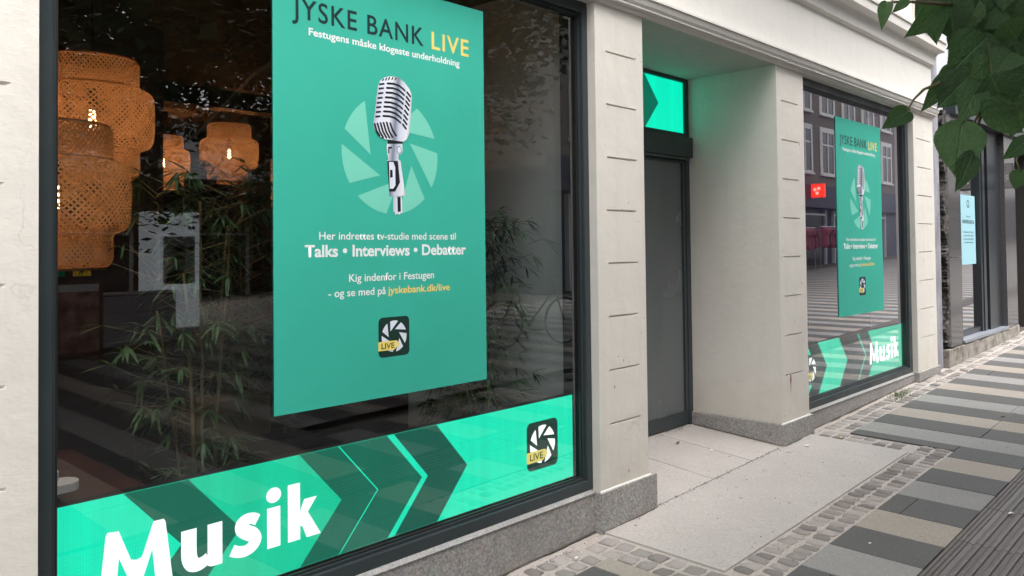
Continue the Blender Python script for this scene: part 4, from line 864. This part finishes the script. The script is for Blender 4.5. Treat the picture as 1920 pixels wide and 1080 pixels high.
# blue notice on the neighbour glass
t=thing('window_notice','pale blue paper notice with address, stuck on the neighbour window','notice',(10.63,.1255,1.235)); Wn,Hn=.62,.845
M_pb=mat('pale_blue_print',lin((158,204,216)),.6); P_nd=print_mat('notice_dark',(60,80,90)); b=MB(); b.box(0,Wn,0,.003,0,Hn); b.build('sheet',[M_pb],t)
Y=-.0006
b=MB(); n=20
for i in range(n):
    a0,a1=2*pi*i/n,2*pi*(i+1)/n; b.quad((.31+.055*cos(a0),Y,.74+.05*sin(a0)),(.31+.055*cos(a1),Y,.74+.05*sin(a1)),(.31+.035*cos(a1),Y,.74+.032*sin(a1)),(.31+.035*cos(a0),Y,.74+.032*sin(a0)))
b.build('emblem',[P_nd],t,recalc=False)
add_text('Vi flytter til',.22,.40,.575,.022,P_nd,t,Y); add_text('SØNDERGADE 56',.06,.565,.50,.042,P_nd,t,Y,.03)
for i,sx in enumerate(('Butikken lukker d. 31. august','og rykker rundt om hjørnet','på samme side af gaden,','med glæde til at se jer igen')): add_text(sx,.10+.01*(i%2),.52-.012*(i%2),.385-.042*i,.020,P_nd,t,Y,.01)
# projecting optician sign
t=thing('projecting_sign','dark box sign with white lowercase lettering sticking out beyond the neighbour door','sign',(13.0,0,2.26)); 
b=MB(); b.box(0,.10,-.62,-.06,0,.36); b.build('sign_box',[M_dk],t,bevel=.006); b=MB(); b.box(.02,.06,-.06,.3,.05,.09); b.box(.02,.06,-.06,.3,.28,.32); b.build('bracket',[M_dk],t)
M_sw=mat('sign_white2',(.8,.8,.8),.5); M_sg=mat('sign_face_grey',(.20,.185,.18),.4)
b=MB(); b.box(-.004,-.0005,-.60,-.08,.02,.34); b.build('sign_face',[M_sg],t)
q=add_text('synoptik',-.58,-.10,.13,.10,M_sw,t,0,.02); q.rotation_euler=(0,0,-pi/2); q.location=(-.0055,-.68,0)
# teal banner
t=thing('hanging_banner','turquoise banner glimpsed between the linden leaves','banner',(12.6,-.1,3.9)); b=MB(); b.box(0,.03,-.75,-.05,0,1.6); b.build('cloth',[mat('turquoise_cloth',(.18,.60,.65),.7)],t); b=MB(); b.tube([(0.015,-.78,1.62),(.015,.2,1.62)],.015,8); b.build('pole',[M_dk],t)
# ---------------- far side of the street (seen mirrored in the glass) ----------------
M_taupe=stucco('taupe_render',(.20,.17,.155),.4,False); M_offw=stucco('offwhite_render',(.62,.62,.63),.3,False); M_navy=mat('navy_fascia',(.03,.035,.075),.5)
M_winw=mat('white_window_paint',(.75,.74,.72),.5); M_pdk=mat('dark_pane',(.045,.05,.055),.06); M_roof=mat('slate_roof',(.05,.05,.055),.7); M_brick=stucco('dark_brown_brick',(.08,.055,.045),.5,False)
def win_mesh(w,h):
    b=MB(); t=.07
    b.box(-w/2-.12,w/2+.12,-.03,.02,h,h+.14); b.box(-w/2-.15,w/2+.15,-.03,.08,-.08,0)
    for a,c in ((-w/2,-w/2+t),(w/2-t,w/2),(-t*.6,t*.6)): b.box(a,c,-.02,.04,0,h)
    for z in (0,h*.66,h-t): b.box(-w/2+t,w/2-t,-.018,.03,z,z+t)
    for a,c in ((-w/2-.12,-w/2),(w/2,w/2+.12)): b.box(a,c,-.02,.02,0,h)
    m=b.mesh('window',[M_winw]); b=MB(); b.box(-w/2+.02,w/2-.02,-.05,.012,.02,h-.02); return m,b.mesh('pane',[M_pdk])
def house(label,x0,x1,y,h,mt,ws,hs,floors,pitch,xs=None,gm=None,fasc=3.0):
    z0=gz((x0+x1)/2,-5)-.6
    t=thing('town_house',label,'building',(x0,y,z0)); W=x1-x0; D=9
    b=MB(); b.box(0,W,-D,0,3.7+.0,h); b.build('wall',[mt],t)
    b=MB(); b.box(0,W,-D,-.25,0,3.7); b.build('shop_wall',[gm or M_navy],t)
    b=MB(); b.box(-.05,W+.05,-.24,.10,fasc,3.95) ; b.build('shop_fascia',[gm or M_navy],t,bevel=.02)
    b=MB(); b.box(-.1,W+.1,-.3,.28,h-.35,h); b.box(-.05,W+.05,0.001,.14,h-.6,h-.351); b.build('cornice',[mt],t)
    b=MB(); b.prism([(-D,h),(0,h),(-D/2,h+3)],0,W); b.build('roof',[M_roof],t)
    wm,pm=win_mesh(ws,hs)
    x=pitch*.6
    n=0
    while x<W-ws*.6:
        for zf in floors:
            wv=link('window',wm,t,(x,.03,zf-z0)); link('pane',pm,wv)
        x+=pitch
    # shop windows
    x=.8
    while x<W-3:
        b=MB(); b.box(x,x+2.6,-.249,-.20,.5,2.7); pn=b.build('shop_window',[M_pdk],t)
        b=MB(); b.box(x-.08,x,-.249,-.10,.3,2.95); b.box(x+2.6,x+2.68,-.249,-.10,.3,2.95); b.box(x,x+2.6,-.249,-.12,2.7,2.78); b.build('shop_window_frame',[M_offw],pn); x+=3.6
    return t
house('taupe town house across the street, mirrored left of the smaller poster',16.0,43.0,-11.0,11.5,M_taupe,1.3,1.85,(4.45,7.0,9.6),2.35)
house('off white town house across the street, mirrored right of the smaller poster',43.2,66.0,-12.6,13.5,M_offw,1.0,2.2,(5.1,8.4),1.9,gm=M_brick)
house('dark brick house behind the trees across the street',-16,15.5,-21,4.4,M_brick,1.1,1.7,(),3.1,gm=M_brick)
house('far pale house closing the street end',70,86,-9,12,M_offw,1.1,1.9,(5.2,8.4),2.4)
# red shop sign
t=thing('projecting_sign','red lit square sign mirrored left of the smaller poster','sign',(31.9,-10.96,3.4)); M_red=mat('red_lit_sign',(.4,.02,.01),.4); bb=M_red.node_tree.nodes['Principled BSDF']; bb.inputs['Emission Color'].default_value=(1,.04,.02,1); bb.inputs['Emission Strength'].default_value=.7
M_pk=mat('pink_sign_mark',(.8,.3,.25),.4); bb=M_pk.node_tree.nodes['Principled BSDF']; bb.inputs['Emission Color'].default_value=(1,.4,.3,1); bb.inputs['Emission Strength'].default_value=.8
b=MB(); b.box(0,.18,.05,.60,0,.55); b.build('sign_box',[M_red],t,bevel=.02); b=MB()
for yy,zz in ((.22,.32),(.38,.36),(.31,.17)): b.poly([(-.004,yy+.07*cos(i*pi/6),zz+.07*sin(i*pi/6)) for i in range(12)])
b.build('sign_mark',[M_pk],t,recalc=False)
# clothes racks
for i,(x_,nm) in enumerate(((27.2,'left'),(29.4,'middle'),(31.6,'right'))):
    z_=gz(x_,-9.4); t=thing('clothes_rack',f'{nm} pink clothes rack outside the navy shop across the street','clothes rack',(x_,-9.5,z_),0,'pink clothes racks outside the navy shop')
    b=MB(); b.tube([(0,0,0),(0,0,1.55)],.015,6); b.tube([(1.7,0,0),(1.7,0,1.55)],.015,6); b.tube([(0,0,1.55),(1.7,0,1.55)],.015,6); b.build('rail',[M_tr],t)
    rr=random.Random(i)
    for k in range(15): garment(t,.1+k*.107,0,1.53,CM[rr.choice((3,3,4,5,5,6,3))],rr.uniform(.6,.8),.27)
# white kiosk with framed portrait; faint glow added so its reflection reads brighter
M_kw=mat('white_kiosk_added_glow',(.80,.83,.85),.5); bb=M_kw.node_tree.nodes['Principled BSDF']; bb.inputs['Emission Color'].default_value=(.85,.95,1,1); bb.inputs['Emission Strength'].default_value=.17
M_pp=mat('portrait_paper',(.42,.45,.42),.6); M_skin=mat('portrait_grey',(.20,.20,.18),.6)
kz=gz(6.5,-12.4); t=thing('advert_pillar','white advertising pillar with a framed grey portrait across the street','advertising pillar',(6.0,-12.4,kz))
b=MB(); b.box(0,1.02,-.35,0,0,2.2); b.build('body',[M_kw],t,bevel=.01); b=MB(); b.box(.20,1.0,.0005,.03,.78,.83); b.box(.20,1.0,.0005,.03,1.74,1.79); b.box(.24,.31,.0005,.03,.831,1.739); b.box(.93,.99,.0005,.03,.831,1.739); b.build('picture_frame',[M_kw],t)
b=MB(); b.box(.311,.929,.0006,.008,.832,1.738); pc=b.build('picture',[M_pp],t)
def disc(cx,cz,rx,rz_,y_,n=18,ry=1): return [(cx+rx*cos(2*pi*i/n),y_,cz+rz_*sin(2*pi*i/n)) for i in range(n)]
b=MB(); b.poly([(.36,.009,.84),(.88,.009,.84),(.84,.009,1.02),(.72,.009,1.10),(.52,.009,1.10),(.40,.009,1.02)]); b.build('portrait_shoulders',[M_blk],pc,recalc=False)
b=MB(); b.poly(disc(.62,1.30,.13,.19,.0095)); b.build('portrait_face',[M_skin],pc,recalc=False); b=MB(); b.poly([(.48,.010,1.36),(.50,.010,1.52),(.62,.010,1.58),(.75,.010,1.52),(.76,.010,1.36),(.72,.010,1.44),(.52,.010,1.44)]); b.poly(disc(.57,1.345,.045,.03,.0105)); b.poly(disc(.68,1.345,.045,.03,.0105)); b.build('portrait_hair',[M_blk],pc,recalc=False)
# low tiled wall
M_tile=mat('white_wall_tile',(.42,.41,.43),.35); t=thing('low_tiled_wall','low wall of large white tiles across the street','wall',(1.2,-10.9,gz(3,-5)))
b=MB(); b.box(-2.5,4.7,-.2,-.012,-.1,.84); b.build('core',[M_joint],t); b=MB(); b.box(0,1,0,.012,0,1); tm=b.mesh('tile',[M_tile])
for i in range(10):
    for j in range(3):
        o=link('tile',tm,t,(-2.48+i*.72,-.011,.0+j*.275)); o.scale=(.712,1,.268)
b=MB(); b.box(-2.5,4.7,-.24,.03,.841,.88); b.build('coping',[M_offw],t)
# sandwich board
t=thing('sandwich_board','brown framed pavement board with a reddish picture across the street','sandwich board',(3.45,-9.0,gz(3.5,-5)),.1)
M_bw=mat('board_wood',(.09,.045,.035),.5); b=MB(); 
b.box(0,.05,0,.04,0,1.15); b.box(.55,.60,0,.04,0,1.15); b.box(.051,.549,0,.04,.12,.18); b.box(.051,.549,0,.04,1.10,1.15); b.build('frame',[M_bw],t)
b=MB(); b.box(.051,.549,.005,.03,.18,1.0); M_pic=mat('board_picture',(.25,.1,.08),.5); g=NG(M_pic); g.base(g.ramp(g.noise(g.co(),6,3),[(.35,(.10,.04,.035)),(.5,(.32,.17,.14)),(.65,(.45,.33,.30))])); b.build('picture',[M_pic],t)
b=MB(); b.box(.051,.549,.005,.03,1.001,1.099); b.build('header',[M_offw],t)
# bicycle
M_bk=mat('bicycle_frame_paint',(.03,.035,.04),.35); M_ty=mat('tyre_rubber',(.015,.015,.015),.8)
t=thing('parked_bicycle','dark parked bicycle out in the street, mirrored beside the bushy bamboo','bicycle',(7.9,-5.0,gz(8.4,-5)),.25)
for xx in (0,1.05):
    b=MB(); ring=[(xx+.33*cos(a*pi/14),0,.345+.33*sin(a*pi/14)) for a in range(29)]; b.tube(ring,.018,7,0,False); w=b.build('wheel',[M_ty],t,smooth=True)
    b=MB(); [b.tube([(xx,0,.345),(xx+.31*cos(a*pi/10),0,.345+.31*sin(a*pi/10))],.0018,3) for a in range(20)]; b.build('spokes',[M_tr],w)
b=MB(); b.tube([(0,0,.345),(.42,0,.30),(.22,0,.82),(0,0,.345)],.014,7); b.tube([(.42,0,.30),(.88,0,.80),(.24,0,.76)],.015,7); b.tube([(1.05,0,.345),(.85,0,.95)],.015,7); b.build('frame',[M_bk],t,smooth=True)
b=MB(); b.tube([(.80,-.28,1.02),(.86,-.1,.98),(.86,.1,.98),(.80,.28,1.02)],.011,7); b.build('handlebar',[M_bk],t,smooth=True); b=MB(); b.prism([(-.07,.84),(.07,.84),(.05,.89),(-.05,.89)],.10,.33); b.build('saddle',[M_ty],t,bevel=.01)
# ---------------- trees ----------------
M_bark=mat('linden_bark',(.07,.06,.05),.9); g=NG(M_bark); g.base(g.ramp(g.noise(g.co(scale=(6,6,1)),4,5),[(.35,(.045,.038,.032)),(.7,(.12,.105,.09))])); g.bump(g.noise(g.co(scale=(8,8,1)),5,5),.8,.03)
M_crown=mat('linden_foliage',(.04,.075,.03),.6); g=NG(M_crown); g.base(g.ramp(g.noise(g.co(),1.5,4),[(.3,(.028,.055,.024)),(.7,(.06,.105,.04))])); 
LOC=(5.4,-5.3)
def crown_mesh(seed,R,H,nclump,nleaf):
    rr=random.Random(seed); b=MB()
    for i in range(nclump):
        while True:
            p=Vector((rr.uniform(-1,1),rr.uniform(-1,1),rr.uniform(-1,1)))
            if .35<p.length<1: break
        c=Vector((p.x*R,p.y*R,p.z*H)); cr=rr.uniform(.35,.8)
        for j in range(nleaf):
            q=c+Vector((rr.gauss(0,cr*.5),rr.gauss(0,cr*.5),rr.gauss(0,cr*.4))); s=rr.uniform(.05,.09)
            a=Vector((rr.uniform(-1,1),rr.uniform(-1,1),rr.uniform(-.5,.5))).normalized(); n_=Vector((rr.uniform(-.5,.5),rr.uniform(-.5,.5),1)).normalized(); bb_=a.cross(n_).normalized()
            b.quad(tuple(q-a*s),tuple(q+bb_*s*.75),tuple(q+a*s*1.1),tuple(q-bb_*s*.75))
    return b.mesh('crown',[M_crown])
CR=[crown_mesh(1,3.3,2.5,230,80),crown_mesh(2,3.6,2.8,260,85)]
def tree(label,loc,ci,zc,rot,h=None,sc=1):
    z=gz(loc[0],loc[1]); t=thing('linden_tree',label,'tree',(loc[0],loc[1],z),rot); rr=random.Random(ci+int(loc[0]))
    b=MB(); k=7; pts=[(rr.uniform(-.04,.04)*i*.4,rr.uniform(-.04,.04)*i*.4,(zc-.4)*i/(k-1)) for i in range(k)]; b.tube(pts,[.17,.15,.14,.13,.125,.11,.09],12); b.build('trunk',[M_bark],t,smooth=True)
    b=MB()
    for i in range(9):
        a=i*2.4; z0=zc-2.2+i*.2; L=rr.uniform(1.5,2.7); b.tube([(0,0,z0),(cos(a)*L*.4,sin(a)*L*.4,z0+.6),(cos(a)*L,sin(a)*L,z0+1.3)],[.06,.04,.015],6)
    b.build('limbs',[M_bark],t,smooth=True)
    o=link('crown',CR[ci],t,(0,0,zc)); o['kind']='stuff'; o.scale=(sc,sc,sc)
    return t
near=tree('linden whose lowest leafy branch hangs into the upper right of the picture',LOC,0,5.6,.4)
for i,(x_,y_,zc,ci,lb) in enumerate(((2.9,-9.2,4.6,1,'linden across the street beside the low tiled wall'),(4.6,-14.6,5.2,0,'linden behind the white advertising pillar'),(-3.2,-9.5,5.2,0,'linden at the far left across the street'),(8.6,-9.0,5.4,1,'linden across the street, nearest the taupe house'),(1.5,-15.5,5.6,1,'linden behind the low tiled wall'),(12.5,-16.5,5.0,0,'linden in front of the dark brick house'))):
    tree(lb,(x_,y_),ci,zc,i*1.3,sc=1.05)
def lobe(seed,R,H,n,nl,c):
    me=crown_mesh(seed,R,H,n,nl); o=link('added_shade_lobe',me,near); o['kind']='stuff'
    q=Matrix.Rotation(-near.rotation_euler.z,3,'Z')@(Vector(c)-near.location); o.location=q
lobe(9,2.0,.7,80,60,(1.3,-3.4,3.9))  # extra foliage added out of view to shade the hanging leaves
# branch hanging into view
M_twig=mat('green_brown_twig',(.10,.085,.04),.6)
M_leaf=mat('linden_leaf',(.03,.07,.025),.5); g=NG(M_leaf); 
sx=g.n('SeparateXYZ'); g.l(g.tc.outputs['Object'],sx.inputs[0])
ax=g.math('ABSOLUTE',sx.outputs['X']); dd=g.math('SUBTRACT',sx.outputs['Y'],g.math('MULTIPLY',ax,.9))
wv=g.math('FRACT',g.math('MULTIPLY',dd,5.5)); vein=g.ramp(wv,[(0,.55),(.07,0),(.93,0),(1,.55)]); mid=g.ramp(ax,[(0,.8),(.018,.5),(.03,0)])
v=g.math('MAXIMUM',vein,mid); colr=g.ramp(g.info(),[(0,(.030,.058,.028)),(.4,(.046,.092,.040)),(.75,(.07,.135,.055)),(1,(.10,.18,.07))])
nn=g.noise(g.co(),5,4); colr=g.mix(g.ramp(nn,[(.4,0),(.7,.4)]),colr,(.02,.05,.022)); g.base(g.mix(g.math('MULTIPLY',v,.9),colr,(.11,.18,.08)))
inv=g.math('SUBTRACT',1.0,v); pk=g.bump(g.noise(g.co(),11,3),.35,.05); g.bump(inv,.45,.03,pk); g.b.inputs['Roughness'].default_value=.6; g.b.inputs['Specular IOR Level'].default_value=.25
tt=M_leaf.node_tree; trn=tt.nodes.new('ShaderNodeBsdfTranslucent'); trn.inputs[0].default_value=(.08,.18,.04,1); mx=tt.nodes.new('ShaderNodeMixShader'); mx.inputs[0].default_value=.3
tt.links.new(g.b.outputs[0],mx.inputs[1]); tt.links.new(trn.outputs[0],mx.inputs[2]); tt.links.new(mx.outputs[0],tt.nodes['Material Output'].inputs[0])
def leaf_mesh(seed):
    rr=random.Random(seed); n=34; b=MB()
    # half outline of a cordate leaf: y from base lobe to pointed tip (length 1)
    def hw(t):  # half width at t in 0..1
        return .5*(sin(pi*min(1,t*1.02)**.62)**.9)*(1-.25*t) if t<.82 else .5*(sin(pi*(.82*1.02)**.62)**.9)*(1-.25*.82)*((1-t)/.18)**1.25
    rows=[]
    cup=rr.uniform(.05,.22); droop=rr.uniform(.05,.3); tw=rr.uniform(-.25,.25)
    for i in range(n+1):
        t=i/n; w=max(.004,hw(t)); ser=(.008 if i%2 else -.004)*(1 if 0<i<n-1 else 0); w=max(.003,w+ser)
        row=[]
        for s in (-1,-.55,0,.55,1):
            y=t-(.10*abs(s)*(1-t)**4*1.6)
            z=cup*abs(s)*w*1.2-droop*t*t*.5+.02*sin(t*9+s*2)*abs(s)+tw*s*w*t
            row.append((s*w,y,z))
        rows.append(row)
    for i in range(n):
        for j in range(4): b.quad(rows[i][j],rows[i][j+1],rows[i+1][j+1],rows[i+1][j])
    m=b.mesh('leaf',[M_leaf]); bm=bmesh.new(); bm.from_mesh(m); bmesh.ops.remove_doubles(bm,verts=bm.verts,dist=1e-5); bm.to_mesh(m); bm.free(); m.polygons.foreach_set('use_smooth',[True]*len(m.polygons)); return m
LM=[leaf_mesh(i) for i in range(6)]
random.seed(17)
inv_near=Matrix.Translation(near.location)@Matrix.Rotation(near.rotation_euler.z,4,'Z'); inv_near=inv_near.inverted()
for L in LEAVES:
    B=Vector(L[:3]); T=Vector(L[3:6]); w=L[6]; d=T-B; ln=d.length; d.normalize()
    toc=(Vector((0,-2.607,1.5))-B).normalized(); nrm=(toc-d*toc.dot(d)).normalized()
    nrm=(Matrix.Rotation(random.uniform(-.35,.35),3,d)@nrm); side=d.cross(nrm).normalized()
    me=random.choice(LM); o=link('leaf',me,near); k=ln*1.02
    m=Matrix((side*w*1.25,d*k,nrm*k)).transposed().to_4x4(); m.translation=B
    o.matrix_parent_inverse=Matrix.Identity(4); o.matrix_basis=inv_near@m
b=MB()
for tw in TWIGS:
    p=[inv_near@Vector(q) for q in tw]; b.tube(p,[.0012+.0006*i for i in range(len(p))],6)
b.tube([inv_near@Vector(q) for q in ((2.0,-2.35,2.0),(2.6,-2.9,2.35),(3.6,-3.9,3.1),(5.3,-5.2,4.2))],[.005,.010,.02,.045],8)
b.build('hanging_twigs',[M_twig],near,smooth=True)
# ---------------- litter ----------------
M_dry=mat('dry_leaf',(.22,.11,.04),.7)
def drop(name,lab,cat,x,y,size,m,seed=0,group=None):
    rr=random.Random(seed); b=MB(); n=9; pts=[(size*rr.uniform(.6,1)*cos(2*pi*i/n),size*.55*rr.uniform(.6,1)*sin(2*pi*i/n),rr.uniform(.0,size*.25)) for i in range(n)]
    for i in range(n): b.poly([(0,0,size*.12),pts[i],pts[(i+1)%n]])
    return tag(b.build(name,[m],loc=(x,y,gz(x,y)+.004),recalc=False),lab,cat,group)
drop('dry_leaf','curled brown leaf lying on a dark paver at the right','leaf',7.458,-.964,.035,M_dry,1)
M_wp=mat('paper_scrap',(.7,.68,.64),.7)
drop('paper_scrap','small white scrap in the doorway','litter',4.99,.278,.022,M_wp,2).location.z=rz(4.99,.278)+.004
drop('paper_scrap','white smear-like scrap just in front of the doorway slab joint','litter',5.38,-.10,.022,M_wp,3); drop('paper_scrap','white scrap near the granite corner right of the doorway','litter',5.60,-.14,.03,M_wp,4)
drop('yellow_petal','tiny yellow petal by the far row of setts','petal',5.964,-.239,.016,mat('yellow_petal',(.6,.45,.08),.6),5); drop('cigarette_end','pale cigarette end on a dark paver near the guidance strip','cigarette end',4.13,-1.10,.014,M_wp,6)
drop('paper_scrap','bright scrap lying on the guidance strip','litter',5.05,-1.52,.03,M_wp,7); drop('paper_scrap','white scrap on the setts under the left window corner','litter',3.02,-.12,.02,M_wp,8); drop('dark_crumb','dark crumbs beside the metal door threshold','dirt',4.95,.52,.03,M_joint,9).location.z=rz(4.95,.52)+.004
rr=random.Random(31); b=MB()
for i in range(170):
    x_=rr.gauss(7.72,.11); y_=-abs(rr.gauss(.0,.055))-.03; z_=gz(x_,y_); a=rr.uniform(0,2*pi); h=rr.uniform(.015,.05); l=rr.uniform(.01,.05); w_=.0025
    b.poly([(x_-w_*sin(a),y_+w_*cos(a),z_-.01),(x_+w_*sin(a),y_-w_*cos(a),z_-.01),(x_+cos(a)*l,y_+sin(a)*l,z_+h)])
o=b.build('grass_tuft',[mat('weed_green',(.09,.14,.035),.7)],recalc=False); o['kind']='stuff'
# small dirt, crumbs and moss; extra along wall foot stands in for contact darkness
b=MB(); rr=random.Random(77)
for i in range(1500):
    c_=rr.random()
    if c_<.45: x_=rr.uniform(2.2,9.2); y_=-.022-abs(rr.gauss(0,.02)); z_=gz(x_,y_)-.004
    elif c_<.75: x_=rr.uniform(3.9,5.48); y_=rr.choice((.70,.0))-abs(rr.gauss(0,.02)); z_=rz(x_,max(y_,0))
    else: x_=rr.uniform(3,9); y_=rr.uniform(-1.3,-.05); z_=gz(x_,y_)
    s_=rr.uniform(.0012,.005); a=rr.uniform(0,3)
    b.poly([(x_+s_*cos(a+k*2.1),y_+s_*sin(a+k*2.1),z_+.001+(s_ if k==0 else 0)) for k in range(3)])
o=b.build('crumbs_and_dirt',[M_joint],recalc=False); o['kind']='stuff'

b=MB(); rr=random.Random(5)  # dark dirt strip doubling as painted contact shade along the wall foot
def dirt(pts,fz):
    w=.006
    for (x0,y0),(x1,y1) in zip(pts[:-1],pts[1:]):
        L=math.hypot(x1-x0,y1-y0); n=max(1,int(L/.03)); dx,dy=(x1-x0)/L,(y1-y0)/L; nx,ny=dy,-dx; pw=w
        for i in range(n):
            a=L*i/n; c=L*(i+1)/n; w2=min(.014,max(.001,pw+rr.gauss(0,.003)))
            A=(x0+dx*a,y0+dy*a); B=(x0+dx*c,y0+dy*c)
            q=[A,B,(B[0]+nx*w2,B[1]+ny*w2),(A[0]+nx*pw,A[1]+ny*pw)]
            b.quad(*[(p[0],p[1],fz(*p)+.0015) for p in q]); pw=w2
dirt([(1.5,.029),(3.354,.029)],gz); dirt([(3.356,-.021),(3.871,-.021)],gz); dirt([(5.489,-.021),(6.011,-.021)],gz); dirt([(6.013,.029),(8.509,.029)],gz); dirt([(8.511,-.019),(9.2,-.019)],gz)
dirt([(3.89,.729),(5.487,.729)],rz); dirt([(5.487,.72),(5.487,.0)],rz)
o=b.build('wall_foot_dirt_shade',[M_joint],recalc=False); o['kind']='stuff'
